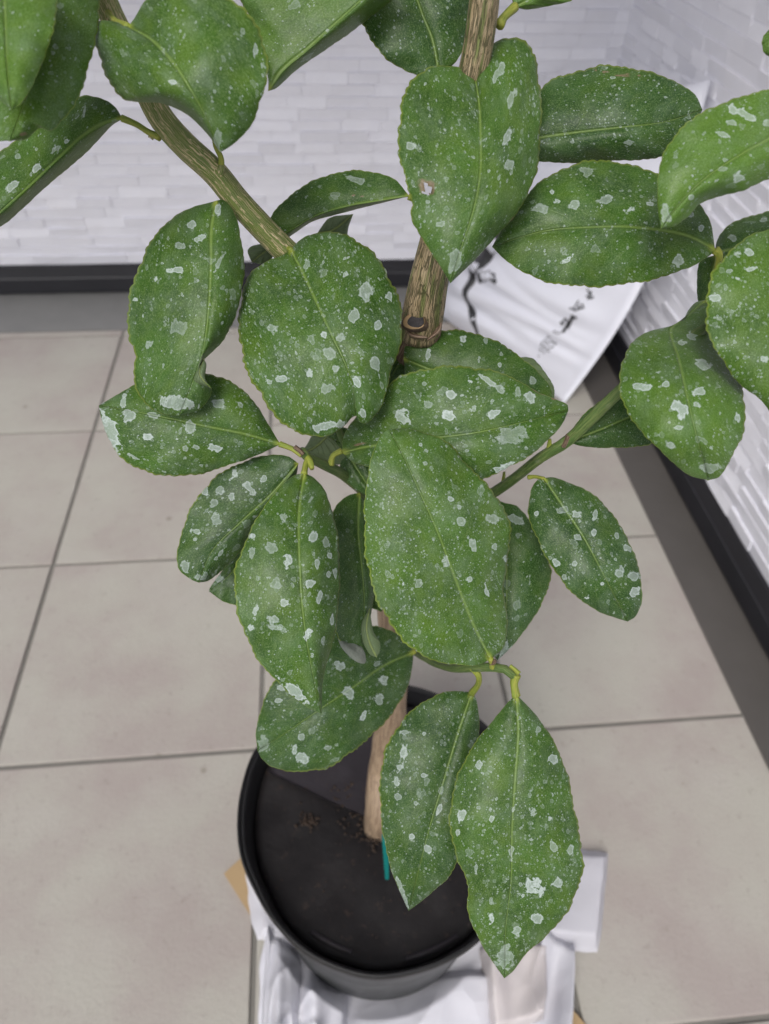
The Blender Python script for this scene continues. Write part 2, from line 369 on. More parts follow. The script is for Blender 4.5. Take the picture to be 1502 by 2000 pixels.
# ------------------------------------------------------------------ walls
def brick_meshes(n=8):
    out = []
    for i in range(n):
        r = random.Random(i); d0 = r.uniform(.0022, .0042); tl = r.uniform(-.0018, .0020); sd_ = r.uniform(-.0008, .0008)
        V = []; nx, nz = 4, 3                                     # unit brick: x 0..1, z 0..1, y = -depth
        for kz in range(nz):
            for kx in range(nx):
                x, z = kx/(nx-1), kz/(nz-1)
                V.append((x*.994+.003, -(d0+tl*(z-.5)*2+sd_*(x-.5)*2+r.uniform(-.0003, .0003)), .012+z*.976))
        F = [(a+b*nx, a+1+b*nx, a+1+(b+1)*nx, a+(b+1)*nx) for b in range(nz-1) for a in range(nx-1)]
        ring = [0, 1, 2, 3, 7, 11, 10, 9, 8, 4]
        for k in ring:
            x, y, z = V[k]; V.append((min(max((x-.5)*1.02+.5, 0.002), .998), .001, min(max((z-.5)*1.12+.5, 0.0), 1.0)))
        m_ = len(ring)
        for a in range(m_): F.append((ring[a], 12+a, 12+(a+1) % m_, ring[(a+1) % m_]))
        me = mesh('brick', V, F); me.materials.append(M_WALL); me.polygons.foreach_set('use_smooth', [False]*len(me.polygons)); out.append(me)
    return out
BR = brick_meshes(10)
ZB = .086; RH = .0265
def build_wall(name, label, origin, along, nrm, length, height, limit, relief=1.0):
    """along: unit vector of increasing s, nrm: unit vector pointing out of the wall"""
    root = empty(name, origin); tag(root, label, 'wall')
    al, nr = Vector(along), Vector(nrm); og = Vector(origin)
    rot = Matrix((al, -nr, Vector((0, 0, 1)))).transposed().to_4x4()
    bk = boxmesh('wall_panel', 0, length, 0, .12, ZB-.004, height); pb = link('wall_panel', bk, None, [M_JOINT], False)
    pb.parent = root; pb.matrix_basis = rot
    fv, ff = [], []                                               # flashing: sloped ledge, upright face, foot
    prof = [(.0, ZB-.001), (-.012, ZB-.004), (-.0165, ZB-.036), (-.0185, ZB-.040), (-.0185, .005), (-.012, 0.0), (.02, 0.0)]
    for s in (-.0, length):
        for (y, z) in prof: fv.append((s, y+.006, z))
    k = len(prof)
    for a in range(k-1): ff.append((a, a+1, k+a+1, k+a))
    fo = link('flashing', mesh('flashing', fv, ff), None, [M_FLASH], False); fo.parent = root; fo.matrix_basis = rot
    cand = []
    row = 0; z = ZB; rr = random.Random(name)
    while z < height-RH:
        h_ = RH*rr.choice((1, 1, 1, .92, 1.08)); s = -rr.uniform(0, .1)
        while s < length:
            w = rr.choice((.098, .098, .104, .09, .125, .075))
            s0, s1 = max(s, 0), min(s+w, length)
            if s1-s0 > .02:
                mid = og+al*((s0+s1)/2)+Vector((0, 0, z+h_/2)); u, v = proj(mid); dd = (mid-Vector(CAM)).length
                vis = -60 < u < 1560 and -60 < v < 1200 and (np.array(mid)-CAM)@FW > 0
                cand.append((0 if vis else 1, dd, s0, z, s1-s0, h_, rr.randrange(10), rr.random()))
            s += w
        z += h_; row += 1
    cand.sort()
    R4 = rot
    for c in cand[:limit]:
        o = bpy.data.objects.new('brick', BR[c[6]]); COL.objects.link(o); o.parent = root
        o.matrix_basis = R4 @ Matrix.Translation((c[2], 0, c[3])) @ Matrix.Diagonal((c[4], (.75+.7*c[7])*relief, c[5], 1))
    V, F = [], []
    for c in cand[limit:]:
        b = len(V); me = BR[c[6]]
        for v in me.vertices: V.append((c[2]+v.co.x*c[4], v.co.y*(.75+.7*c[7])*relief, c[3]+v.co.z*c[5]))
        for p in me.polygons: F.append(tuple(b+i for i in p.vertices))
    if V:
        o = link('bricks', mesh('bricks', V, F), None, [M_WALL], False); o.parent = root; o.matrix_basis = rot; o['kind'] = 'stuff'
    return root
build_wall('brick_wall', 'white textured brick wall with a black foot strip, behind the tree', (-2.2, YB, 0), (1, 0, 0), (0, -1, 0), 2.2+XR, 2.35, 300, 1.25)
build_wall('brick_wall', 'greyish white brick wall running along the right side of the balcony', (XR, YB, 0), (0, -1, 0), (-1, 0, 0), 3.6, 2.35, 300, 1.2)

# unseen ceiling, added to shade the far part of the floor
cl_ = link('added_ceiling', boxmesh('added_ceiling', -3.2, XR+.1, .14, YB+.12, 2.35, 2.5), None, [mat_plain('added_ceiling_paint', (.74, .74, .76), (.78, .78, .80), 20, .7)], False); tag(cl_, kind='structure', label='unseen white ceiling added to shade the far floor')
# ------------------------------------------------------------------ soil bag leaning in the corner
def mat_bag():
    mt, g = newmat('white_bag_plastic'); P = g.geo().outputs['Position']
    g.set(Base_Color=g.mix(g.noise(P, 8, 3), (.62, .63, .71), (.68, .69, .77)), Roughness=.38, Normal=g.bump(g.noise(P, 22, 3, .5), .002))
    return mt
M_BAG = mat_bag()
M_BLACK = mat_plain('black_print', (.012, .012, .014), (.03, .03, .034), 30, .45)
BLc, BRc, TRc, TLc = fl(850, 610, .0), fl(1102, 788, .0), None, None
d_ = ray(1388, 155); TRc = CAM+d_*((XR-.012)/d_[0])
d_ = ray(1035, 235); TLc = CAM+d_*((YB-.05)/d_[1])
from mathutils.noise import noise as mnoise
def bag(u, v, off=0.0):
    P = (BLc*(1-u)+BRc*u)*(1-v)+(TLc*(1-u)+TRc*u)*v
    n = np.cross(BRc-BLc, TLc-BLc); n /= np.linalg.norm(n)
    if n@(CAM-P) < 0: n = -n
    P = P+(BRc-BLc)*.11*(u**3)*math.sin(math.pi*v)
    prof = (max(0, 1-(2*u-1)**2)**.62)*(max(0, 1-(2*v-1)**4)**.5)
    w1 = mnoise(Vector((u*1.2, v*5, 1)))*3; fold = (.0062*abs(math.sin(24*v+2*u+w1))+.0050*math.sin(51*v-4*u+w1*1.4))*(1-.62*u)*min(1, 6*u)+.0022*math.sin(90*v+2*u+w1*2)*u
    return P+n*(.080*prof+fold*1.6*prof+off)-np.array([0, 0, 0]), n
nu, nv = 50, 130
V, F = [], []
for j in range(nv):
    for i in range(nu): V.append(bag(i/(nu-1), j/(nv-1))[0])
for j in range(nv):
    for i in range(nu):
        u, v = i/(nu-1), j/(nv-1); P, n = bag(u, v); e = (max(0, 1-(2*u-1)**4)**.6)*(max(0, 1-(2*v-1)**6)**.5)
        Q = P-n*.07*e; Q = np.array([min(Q[0], XR-.004), min(Q[1], YB-.014), max(Q[2], .003)])
        V.append(Q)
N_ = nu*nv
for j in range(nv-1):
    for i in range(nu-1):
        a = j*nu+i; F.append((a, a+1, a+nu+1, a+nu)); F.append((N_+a, N_+a+nu, N_+a+nu+1, N_+a+1))
ring = [i for i in range(nu)]+[(j+1)*nu-1 for j in range(1, nv)]+[(nv-1)*nu+i for i in range(nu-2, -1, -1)]+[j*nu for j in range(nv-2, 0, -1)]
for a in range(len(ring)):
    p, q = ring[a], ring[(a+1) % len(ring)]; F.append((p, N_+p, N_+q, q))
bagr = empty('soil_bag', tuple(BRc)); tag(bagr, 'large white plastic bag with faint black print leaning in the corner of the two walls', 'bag')
link('bag_body', mesh('bag_body', V, F), bagr, [M_BAG])
def on_bag_uv(px_, py_):
    best = None
    for j in range(0, 61):
        for i in range(0, 41):
            a, b = proj(bag(i/40, j/60)[0]); e = (a-px_)**2+(b-py_)**2
            if best is None or e < best[0]: best = (e, i/40, j/60)
    return best[1], best[2]
def bag_strip(name, pts, widths, off=.0015, n=30):
    uvs = spline([on_bag_uv(*p) for p in pts], n); ws = np.interp(np.linspace(0, 1, n), np.linspace(0, 1, len(widths)), widths)
    T = np.gradient(uvs, axis=0); T /= np.linalg.norm(T, axis=1)[:, None]; Nn = np.c_[-T[:, 1], T[:, 0]]
    V, F = [], []
    r = random.Random(3)
    for k in range(n):
        for s in (-1, 1):
            q = uvs[k]+Nn[k]*s*ws[k]*(1+.22*math.sin(k*.9+s)+r.uniform(-.08, .08)); P, nn = bag(min(max(q[0], 0), 1), min(max(q[1], 0), 1), off); V.append(P)
            V.append(P-nn*.001)
    for k in range(n-1):
        a = k*4; F += [(a, a+2, a+6, a+4), (a+1, a+5, a+7, a+3), (a, a+4, a+5, a+1), (a+2, a+3, a+7, a+6)]
    return link(name, mesh(name, V, F), bagr, [M_BLACK])
bag_strip('black_tape', [(985, 450), (950, 500), (922, 545), (910, 580), (926, 635), (945, 680)], [.10, .06, .035, .014, .018, .010])
bag_strip('black_tape', [(930, 545), (955, 540), (970, 552)], [.02, .02, .008])
def glyphs():
    V, F = [], []; r = random.Random(11)
    A = np.array(on_bag_uv(1158, 572)); B = np.array(on_bag_uv(1052, 698)); D = (B-A); L = np.linalg.norm(D)
    def stroke(c, a, ln, wd):
        k = len(V); dx, dy = math.cos(a), math.sin(a)
        for (s, t) in ((-1, -1), (1, -1), (1, 1), (-1, 1)):
            q = (c[0]+dx*s*ln/2-dy*t*wd/2, c[1]+dy*s*ln/2+dx*t*wd/2); V.append(bag(q[0], q[1], .0012)[0])
        F.append((k, k+1, k+2, k+3))
    rows = [(0.02, .03, 1), (.20, .034, 1), (.36, .04, 1), (.44, .04, 1), (.58, .014, 2), (.70, .015, 3), (.76, .015, 3), (.82, .015, 3), (.88, .012, 2), (.96, .008, 1)]
    nrm = np.array([-D[1], D[0]])/L
    for (f, sz, nr) in rows:
        for q in range(nr):
            c = A+D*f+nrm*(q-(nr-1)/2)*sz*1.2
            for s in range(6 if nr == 1 else 4):
                stroke(c+np.array([r.uniform(-.4, .4), r.uniform(-.4, .4)])*sz, r.choice((0, .1, 1.57, 1.6, .8, -.7)), sz*r.uniform(.5, 1), sz*.16)
    return link('printed_text', mesh('printed_text', V, F), bagr, [M_BLACK], False)
glyphs()

# ------------------------------------------------------------------ cardboard and white plastic under the pot
PC = np.array([.05, .31, 0.0])
M_CARD = mat_plain('cardboard', (.36, .25, .13), (.42, .30, .17), 25, .8, .0003)
def slab(name, pts, z0, z1, mat, parent=None):
    n = len(pts); V = [(p[0], p[1], z0) for p in pts]+[(p[0], p[1], z1) for p in pts]
    F = [tuple(range(n))[::-1], tuple(range(n, 2*n))]+[(i, (i+1) % n, n+(i+1) % n, n+i) for i in range(n)]
    return link(name, mesh(name, V, F), parent, [mat], False)
cc = [fl(438, 1708)[:2], fl(500, 1640)[:2], fl(760, 1600)[:2], fl(1160, 2040)[:2], fl(1060, 2060)[:2], fl(640, 2010)[:2]]
cs = slab('cardboard_sheet', [fl(438, 1708)[:2], fl(520, 1632)[:2], fl(1010, 1850)[:2], fl(1150, 2010)[:2], fl(1110, 2110)[:2], fl(800, 2200)[:2], fl(560, 1900)[:2]], .0008, .0036, M_CARD)
tag(cs, 'brown cardboard sheet lying flat beneath the white plastic and the pot', 'cardboard')
def mat_plastic(name, c, tr):
    mt, g = newmat(name); P = g.geo().outputs['Position']
    g.set(Base_Color=g.mix(g.noise(P, 14, 4), c, tuple(min(1, x*1.08) for x in c)), Roughness=.42, Normal=g.bump(g.m('ADD', g.noise(P, 18, 2, .5), g.m('MULTIPLY', g.ss(g.vor(g.vm('ADD', P, g.vm('SCALE', g.noise(P, 9, 2, .5, 0, True), scale=.05)), 17, 'DISTANCE_TO_EDGE').outputs['Distance'], .0, .45), 1.4)), .0018))
    t = g.n('ShaderNodeBsdfTranslucent'); g.put(t.inputs[0], (.85, .85, .9)); mx = g.n('ShaderNodeMixShader'); mx.inputs[0].default_value = .3
    g.nt.links.new(g.b.outputs[0], mx.inputs[1]); g.nt.links.new(t.outputs[0], mx.inputs[2])
    tp = g.n('ShaderNodeBsdfTransparent'); m2 = g.n('ShaderNodeMixShader'); m2.inputs[0].default_value = tr
    g.nt.links.new(mx.outputs[0], m2.inputs[1]); g.nt.links.new(tp.outputs[0], m2.inputs[2]); g.nt.links.new(m2.outputs[0], g.out.inputs[0])
    return mt
M_PL = mat_plastic('white_plastic_film', (.76, .76, .82), .0); M_PL2 = mat_plastic('thin_white_film', (.74, .74, .80), .26)
def film(name, q, zf, mat, parent, n1=60, n2=60, th=.0007, edge=.006, seed=0):
    """thin sheet: q = four floor corners as seen in the place, zf(u,v) = height"""
    A, B, C, D = [np.array(p[:2]) for p in q]; r_ = np.random.default_rng(seed); a = r_.uniform(0, 6, 8)
    V = []
    for j in range(n2):
        for i in range(n1):
            u, v = i/(n1-1), j/(n2-1)
            uu = u+edge/.1*.35*(math.sin(9*v+a[0])+.6*math.sin(23*v+a[1]))*(abs(2*u-1)**2)*(-1 if u < .5 else 1)*.3
            vv = v+edge/.1*.35*(math.sin(8*u+a[2])+.6*math.sin(21*u+a[3]))*(abs(2*v-1)**2)*(-1 if v < .5 else 1)*.3
            cu, cv = 2*uu-1, 2*vv-1; uu = .5+.5*cu*(1-.05*cv*cv*abs(cv)); vv = .5+.5*cv*(1-.05*cu*cu*abs(cu))   # rounded corners
            p = (A*(1-uu)+B*uu)*(1-vv)+(D*(1-uu)+C*uu)*vv
            V.append((p[0], p[1], zf(u, v)))
    N0 = len(V); V += [(x, y, z-th) for x, y, z in V]; F = []
    for j in range(n2-1):
        for i in range(n1-1):
            k = j*n1+i; F.append((k, k+1, k+n1+1, k+n1)); F.append((N0+k, N0+k+n1, N0+k+n1+1, N0+k+1))
    ring = list(range(n1))+[(j+1)*n1-1 for j in range(1, n2)]+[(n2-1)*n1+i for i in range(n1-2, -1, -1)]+[j*n1 for j in range(n2-2, 0, -1)]
    for k in range(len(ring)):
        p, s = ring[k], ring[(k+1) % len(ring)]; F.append((p, N0+p, N0+s, s))
    return link(name, mesh(name, V, F), parent, [mat])
plr = empty('plastic_bag', (PC[0], PC[1], 0)); tag(plr, 'crumpled white plastic bags spread flat under the black pot', 'plastic bag')
from mathutils import noise as mn
def fold(u, v, f, ph, amp):
    w = mn.noise(Vector((u*1.8+ph*3, v*1.3, ph)))*2.0
    a = mn.noise(Vector((u*f*.22+w*.35, v*f*.05+ph*5, ph*2)))
    b = 1-abs(mn.noise(Vector((u*f*.16+v*f*.10+ph, v*f*.14-w*.2, ph*3)))*2)
    return amp*(.55+.9*a+.35*max(0, b)**5)
def near(p, r0=.122):      # 0 under the pot, 1 away from it
    d = math.hypot(p[0]-PC[0], p[1]-PC[1]); return min(1, max(0, (d-r0)/.03))
def mk(q, fu, fv, amp, base, ph):
    A, B, C, D = [np.array(p[:2]) for p in q]
    def z(u, v):
        p = (A*(1-u)+B*u)*(1-v)+(D*(1-u)+C*u)*v; k = near(p)
        e = min(1, 8*min(u, 1-u, v, 1-v)+.15)
        e2 = min(1, 7*min(u, 1-u, v, 1-v)); e2 = e2*e2*(3-2*e2)
        return .0045+(base-.0045)*e2+k*e*(fold(u, v, fu, ph, amp)+fold(v, u, fv, ph+1, amp*.7)+amp*.5*(1+math.sin(5*u+4*v+ph)))
    return z
Q = [fl(512, 1740), fl(1110, 1740), fl(1100, 2220), fl(508, 2180)]
film('plastic_sheet', Q, mk(Q, 13, 9, .011, .0050, .3), M_PL, plr, 110, 90, seed=1)
Q = [fl(474, 1676), fl(700, 1640), fl(690, 1840), fl(498, 1842)]
film('plastic_sheet', Q, mk(Q, 6, 5, .006, .0085, 1.3), M_PL2, plr, seed=2)
Q = [fl(1075, 1660), fl(1188, 1664), fl(1168, 1868), fl(1040, 1850)]
film('plastic_sheet', Q, mk(Q, 3, 2, .004, .022, 2.1), M_PL2, plr, seed=3)
Q = [fl(1045, 1800), fl(1122, 1845), fl(1100, 2160), fl(1000, 2150)]
film('plastic_sheet', Q, mk(Q, 9, 2, .016, .012, .7), M_PL, plr, seed=4)
Q = [fl(522, 1800), fl(600, 1860), fl(592, 2160), fl(503, 2160)]
film('plastic_sheet', Q, mk(Q, 13, 2, .020, .012, 2.7), M_PL, plr, 90, 60, seed=5)
Q = [fl(575, 1830), fl(690, 1905), fl(668, 2160), fl(580, 2160)]
film('plastic_sheet', Q, mk(Q, 15, 2, .022, .015, 3.9), M_PL, plr, 90, 60, seed=7)
M_PL3 = mat_plastic('pinkish_white_film', (.74, .69, .685), .18)
Q = [fl(925, 1850), fl(1075, 1842), fl(1060, 2010), fl(950, 2040)]
film('plastic_sheet', Q, mk(Q, 9, 5, .014, .019, 6.1), M_PL3, plr, 70, 60, seed=8)
Q = [fl(672, 1900), fl(985, 1890), fl(975, 2170), fl(650, 2160)]
film('plastic_sheet', Q, mk(Q, 7, 4, .014, .011, 4.4), M_PL, plr, 90, 60, seed=6)

# ------------------------------------------------------------------ pot
HP, RP, RBt = .280, .155, .129
def mat_pot():
    mt, g = newmat('black_pot_plastic'); P = g.geo().outputs['Position']
    c = g.mix(g.ss(g.noise(P, 14, 5, .6), .45, .75), (.022, .024, .025), (.062, .065, .064))  # lighter grey puts the sky sheen of the side into the colour
    g.set(Base_Color=c, Roughness=g.m('ADD', .36, g.m('MULTIPLY', g.noise(P, 30, 4), .25)), Normal=g.bump(g.noise(P, 60, 4), .0008))
    return mt
M_POT = mat_pot()
M_RIMP = mat_plain('black_rim_plastic', (.008, .008, .009), (.018, .018, .020), 20, .5, .0005, 60, .35)
def wob(a, z): return .0026*math.sin(3*a+.6)*z/HP+.0012*math.sin(8*a+.3)*math.sin(a*2+1)*z/HP+.0007*math.sin(5*a+1)*z/HP+.0002*math.sin(17*a)*z/HP
def lathe(name, prof, mat, parent, n=128, wobble=True, arc=(0, 2*math.pi)):
    V, F = [], []; full = abs(arc[1]-arc[0]-2*math.pi) < 1e-6; cnt = n if full else n+1
    for i in range(cnt):
        a = arc[0]+(arc[1]-arc[0])*i/n
        for (r, z) in prof:
            if not full: q_ = math.sin(math.pi*i/n)**.6; r = (RP-.001)+(r-(RP-.001))*q_
            r2 = r+(wob(a, z) if wobble else 0); V.append((PC[0]+r2*math.cos(a), PC[1]+r2*math.sin(a), z+(.0009*math.sin(4*a)+.0004*math.sin(11*a+2))*(z/HP)**3))
    k = len(prof)
    for i in range(n):
        i2 = (i+1) % cnt
        for j in range(k-1): F.append((i*k+j, i2*k+j, i2*k+j+1, i*k+j+1))
    return link(name, mesh(name, V, F), parent, [mat])
Z0 = .011
pot = empty('plant_pot', (PC[0], PC[1], Z0)); tag(pot, 'round black plastic nursery pot standing on crumpled white plastic', 'plant pot')
lathe('pot_wall', [(0, Z0), (RBt-.006, Z0), (RBt, Z0+.006), (RBt+.002, Z0+.02), (RP-.010, HP-.034), (RP-.0095, HP-.030), (RP-.006, HP-.028), (RP-.004, HP-.012)], M_POT, pot)
lathe('pot_rim', [(RP-.006, HP-.026), (RP-.001, HP-.024), (RP+.001, HP-.006), (RP, HP-.001), (RP-.0012, HP+.0004), (RP-.0030, HP-.001), (RP-.0048, HP-.008), (RP-.010, HP-.03), (RP-.0125, HP-.075)], M_RIMP, pot)
lathe('pot_rim_lip', [(RP-.0005, HP-.024), (RP+.0030, HP-.022), (RP+.0052, HP-.012), (RP+.0048, HP-.003), (RP+.0036, HP+.0012), (RP+.0022, HP+.0002), (RP-.0015, HP-.006)], M_RIMP, pot, 40, True, (math.radians(128), math.radians(222)))
# soil and mulch mat
def mat_mat(c1, c2, r0):
    mt, g = newmat('black_mulch_mat'); P = g.geo().outputs['Position']
    c = g.mix(g.ss(g.noise(P, 9, 5, .6), .4, .7), c1, c2); c = g.mix(g.m('MULTIPLY', g.ss(g.noise(P, 120, 3), .60, .75), .35), c, (.06, .04, .03))
    g.b.inputs['Specular IOR Level'].default_value = .28
    g.set(Base_Color=c, Roughness=g.m('ADD', r0, g.m('MULTIPLY', g.noise(P, 11, 4), .25)), Normal=g.bump(g.noise(P, 40, 5, .6), .0016)); return mt
M_MAT = mat_mat((.008, .007, .008), (.018, .016, .017), .42); M_MAT2 = mat_mat((.022, .019, .023), (.034, .030, .036), .36)
ZM = HP-.034
TB = fl(740, 1610, ZM)[:2]             # trunk foot
def disc(name, z, r0, a0, a1, mat, parent, hub=TB, lift=.004, n=96, rings=14, th=.0018):
    V, F = [], []; hub = np.array(hub)
    for i in range(n+1):
        a = a0+(a1-a0)*i/n; e = PC[:2]+(r0+wob(a, z))*np.array([math.cos(a), math.sin(a)])
        for j in range(rings+1):
            s = j/rings; p = hub+(e-hub)*s
            V.append((p[0], p[1], z+lift*s**6+.0016*math.sin(9*p[0]/.1+2)*math.sin(7*p[1]/.1)+.0012*math.sin(a*5)*s))
    k = rings+1; N0 = len(V); V += [(x, y, q-th) for x, y, q in V]
    for i in range(n):
        for j in range(rings): F.append((i*k+j, i*k+j+1, (i+1)*k+j+1, (i+1)*k+j))
        F.append((i*k+rings, N0+i*k+rings, N0+(i+1)*k+rings, (i+1)*k+rings))
    for b in (0, n):
        for j in range(rings): F.append((b*k+j, N0+b*k+j, N0+b*k+j+1, b*k+j+1))
    return link(name, mesh(name, V, F), parent, [mat])
mroot = empty('mulch_mat', (PC[0], PC[1], ZM)); tag(mroot, 'black round mulch mat with an overlapping slit lying on the soil inside the pot', 'mulch mat')
disc('mat_sheet', ZM, RP-.0115, 0, 2*math.pi, M_MAT, mroot)
pa = fl(505, 1508, ZM)[:2]-PC[:2]; a_l = math.atan2(pa[1], pa[0])
flp = disc('mat_flap', ZM+.0055, RP-.0165, -.5, a_l, M_MAT2, mroot); flp['label'] = 'greyer overlapping flap of the mat behind the trunk'
def rimpiece(a0, a1, r, z, w, h, name):
    V, F = [], []; n = 24
    for i in range(n+1):
        a = a0+(a1-a0)*i/n; q = math.sin(math.pi*i/n)**.3
        for (dr, dz) in ((-w, -.004), (-w*.9, h*q), (0, h*q*1.15), (w*.3, -.004)):
            V.append((PC[0]+(r+dr)*math.cos(a), PC[1]+(r+dr)*math.sin(a), z+dz))
    for i in range(n):
        for j in range(3): F.append((i*4+j, i*4+j+1, (i+1)*4+j+1, (i+1)*4+j))
    F += [(0, 1, 2, 3), (n*4+3, n*4+2, n*4+1, n*4)]
    return link(name, mesh(name, V, F), mroot, [M_MAT2])
for (p, q) in (((607, 1818), (688, 1872)), ((792, 1885), (930, 1872))):
    A_, B_ = [fl(*w, ZM)[:2]-PC[:2] for w in (p, q)]
    rimpiece(math.atan2(A_[1], A_[0]), math.atan2(B_[1], B_[0]), (np.linalg.norm(A_)+np.linalg.norm(B_))/2 if p[0] < 700 else RP-.016, ZM, .005, .006, 'mat_edge')
# soil crumbs
import bmesh
def crumbs():
    bm = bmesh.new(); r = random.Random(5)
    cs_ = [(704, 1560, 20), (694, 1548, 24), (602, 1606, 10), (716, 1590, 16), (712, 1620, 18), (740, 1640, 16)]
    for k in range(420):
        if k < 330: cx, cy_, sg = cs_[k % 6]; x, y = r.gauss(cx, sg), r.gauss(cy_, sg*.8)
        else: x, y = r.uniform(540, 960), r.uniform(1560, 1860)
        p = fl(x, y, ZM)
        if math.hypot(p[0]-PC[0], p[1]-PC[1]) > RP-.02: continue
        s = r.uniform(.0007, .0024)*(1 if k < 330 else .5)
        bmesh.ops.create_icosphere(bm, subdivisions=1, radius=s, matrix=Matrix.Translation((p[0], p[1], ZM+.0035+s*.5)) @ Matrix.Diagonal((1, r.uniform(.6, 1.2), r.uniform(.5, .9), 1)))
    for v in bm.verts: v.co += Vector((r.uniform(-1, 1), r.uniform(-1, 1), r.uniform(-1, 1)))*.0003
    me = bpy.data.meshes.new('soil_crumbs'); bm.to_mesh(me); bm.free()
    o = link('soil_crumbs', me, None, [mat_plain('soil', (.014, .009, .007), (.05, .03, .019), 300, .9)]); return o
tag(crumbs(), 'brown soil crumbs scattered on the black mat around the trunk foot', 'soil', kind='stuff')
# teal plant tag
tb_ = fl(756, 1718, ZM+.002); dpt = float((tb_-CAM)@FW); tg = [at(752, 1630, dpt-.035), at(756, 1718, dpt-.003)]
w_ = RT*.0034
tV = [tg[0]-w_, tg[0]+w_, tg[1]+w_*.6, tg[1]-w_*.6]; tV += [v+FW*.0008 for v in tV]
tt = link('plant_tag', mesh('plant_tag', tV, [(0, 1, 2, 3), (7, 6, 5, 4), (0, 4, 5, 1), (1, 5, 6, 2), (2, 6, 7, 3), (3, 7, 4, 0)]), None, [mat_plain('teal_plastic', (.0, .13, .12), (.01, .18, .165), 50, .4)], False)
tag(tt, 'thin teal plastic plant tag stuck in the pot beside the trunk', 'plant tag')

# ------------------------------------------------------------------ the citrus tree: wood
tree = empty('citrus_tree', (TB[0], TB[1], ZM)); tag(tree, 'potted citrus tree with glossy green leaves spotted with white dried water marks', 'tree')
def A3(L): return [at(*p) for p in L]
tube('trunk', [(TB[0], TB[1], ZM-.012), (TB[0]+.0005, TB[1]+.001, ZM+.012), (TB[0]+.0015, TB[1]+.003, ZM+.04), at(749, 1500, .772), at(766, 1385, .695), at(772, 1290, .65), at(768, 1170, .60), at(768, 1000, .532), at(778, 850, .475), at(800, 720, .428)],
     [.0185, .0172, .0148, .0136, .0132, .0130, .0130, .0132, .0138, .0135], M_OLD, tree, 22, 60, 1, .05)
tube('trunk', [at(790, 760, .440), at(806, 700, .421), at(818, 664, .411), at(823, 640, .404)], [.0126, .0124, .0120, .0108], M_CORK, tree, 22, 20, 2, .08)
up = tube('trunk', [at(820, 655, .408), at(826, 615, .398), at(838, 545, .381), at(862, 440, .364), at(894, 290, .342), at(915, 180, .329), at(935, 80, .317), at(946, 0, .308), at(950, -120, .297)],
     [.0119, .0109, .0096, .0088, .0078, .0072, .0069, .0067, .0064], M_TRUNK, tree, 24, 70, 3, .03)
# pruning scar
def scar():
    c = at(815, 627, .3890); n = -FW*.82+np.array([-.25, 0, -.1]); n /= np.linalg.norm(n); a = np.cross(n, UP); a /= np.linalg.norm(a); b = np.cross(n, a)
    prof = [(0, .0006, 0), (.0028, .0009, 0), (.0046, .0007, 0), (.0048, .0009, 1), (.0055, .0007, 1), (.0060, .0002, 2), (.0068, -.0030, 2), (.0072, -.0100, 2)]
    V, F, mi = [], [], []; n_ = 40
    for i in range(n_):
        an = 2*math.pi*i/n_
        for (r, h, _) in prof: rr = r*(1+.06*math.sin(3*an+1)+(.24*math.cos(an) if r > .0047 else 0)); V.append(c+a*rr*1.12*math.cos(an)+b*rr*.80*math.sin(an)+n*h)
    k = len(prof)
    for i in range(n_):
        i2 = (i+1) % n_
        for j in range(k-1): F.append((i*k+j, i2*k+j, i2*k+j+1, i*k+j+1)); mi.append(prof[j+1][2])
    me = mesh('pruning_scar', V, F); uv = me.uv_layers.new(name='metric')
    o = link('pruning_scar', me, None, [mat_plain('scar_black', (.012, .010, .012), (.05, .045, .05), 500, .5, .0006), mat_plain('scar_tan', (.24, .155, .075), (.34, .23, .12), 200, .6), M_CORK])
    me.polygons.foreach_set('material_index', mi); o.parent = up
scar()
for s, (p0, p1, p2) in enumerate((((792, 640, .399), (806, 656, .395), (835, 660, .392)), ((835, 664, .392), (856, 645, .394), (860, 618, .398)))):
    tube('bark_ridge', A3((p0, p1, p2)), [.0004, .0012, .0005], M_CORK, tree, 10, 22, s+8, .4)
tube('branch', A3([(812, 745, .432), (770, 690, .42), (700, 620, .405), (628, 552, .392), (545, 478, .378), (470, 400, .365), (420, 338, .356), (360, 282, .347), (310, 222, .338), (262, 120, .326), (222, 40, .317), (195, -20, .31), (150, -110, .30)]),
     [.0085, .0080, .0074, .0071, .0069, .0068, .0067, .0066, .0064, .0060, .0056, .0052, .0048], M_BRANCH, tree, 20, 90, 5, .03)
def twig(pts, r, mat=M_TWIG, seed=0, name='twig'): return tube(name, A3(pts), r, mat, tree, 12, 40, seed, .06)
twig([(790, 1060, .54), (860, 1020, .49), (955, 968, .435), (1010, 930, .41), (1062, 890, .388), (1108, 862, .376), (1160, 812, .362), (1218, 757, .350), (1300, 690, .345), (1380, 640, .345)], [.0042, .0040, .0034, .0033, .0034, .0031, .0031, .0030, .0026, .0022], seed=20)
twig([(775, 1030, .535), (735, 985, .49), (700, 950, .455), (664, 924, .425), (630, 906, .402), (600, 892, .388), (588, 880, .384)], [.0042, .0040, .0038, .0036, .0034, .0032, .0024], seed=21)
twig([(772, 1245, .63), (840, 1290, .50), (880, 1305, .44), (918, 1304, .405), (960, 1303, .390), (990, 1308, .384), (1006, 1322, .382)], [.0040, .0036, .0032, .0026, .0024, .0027, .0022], seed=22)
twig([(700, 950, .455), (690, 900, .44), (670, 860, .43), (655, 820, .43)], [.003, .0026, .0022, .002], seed=23)
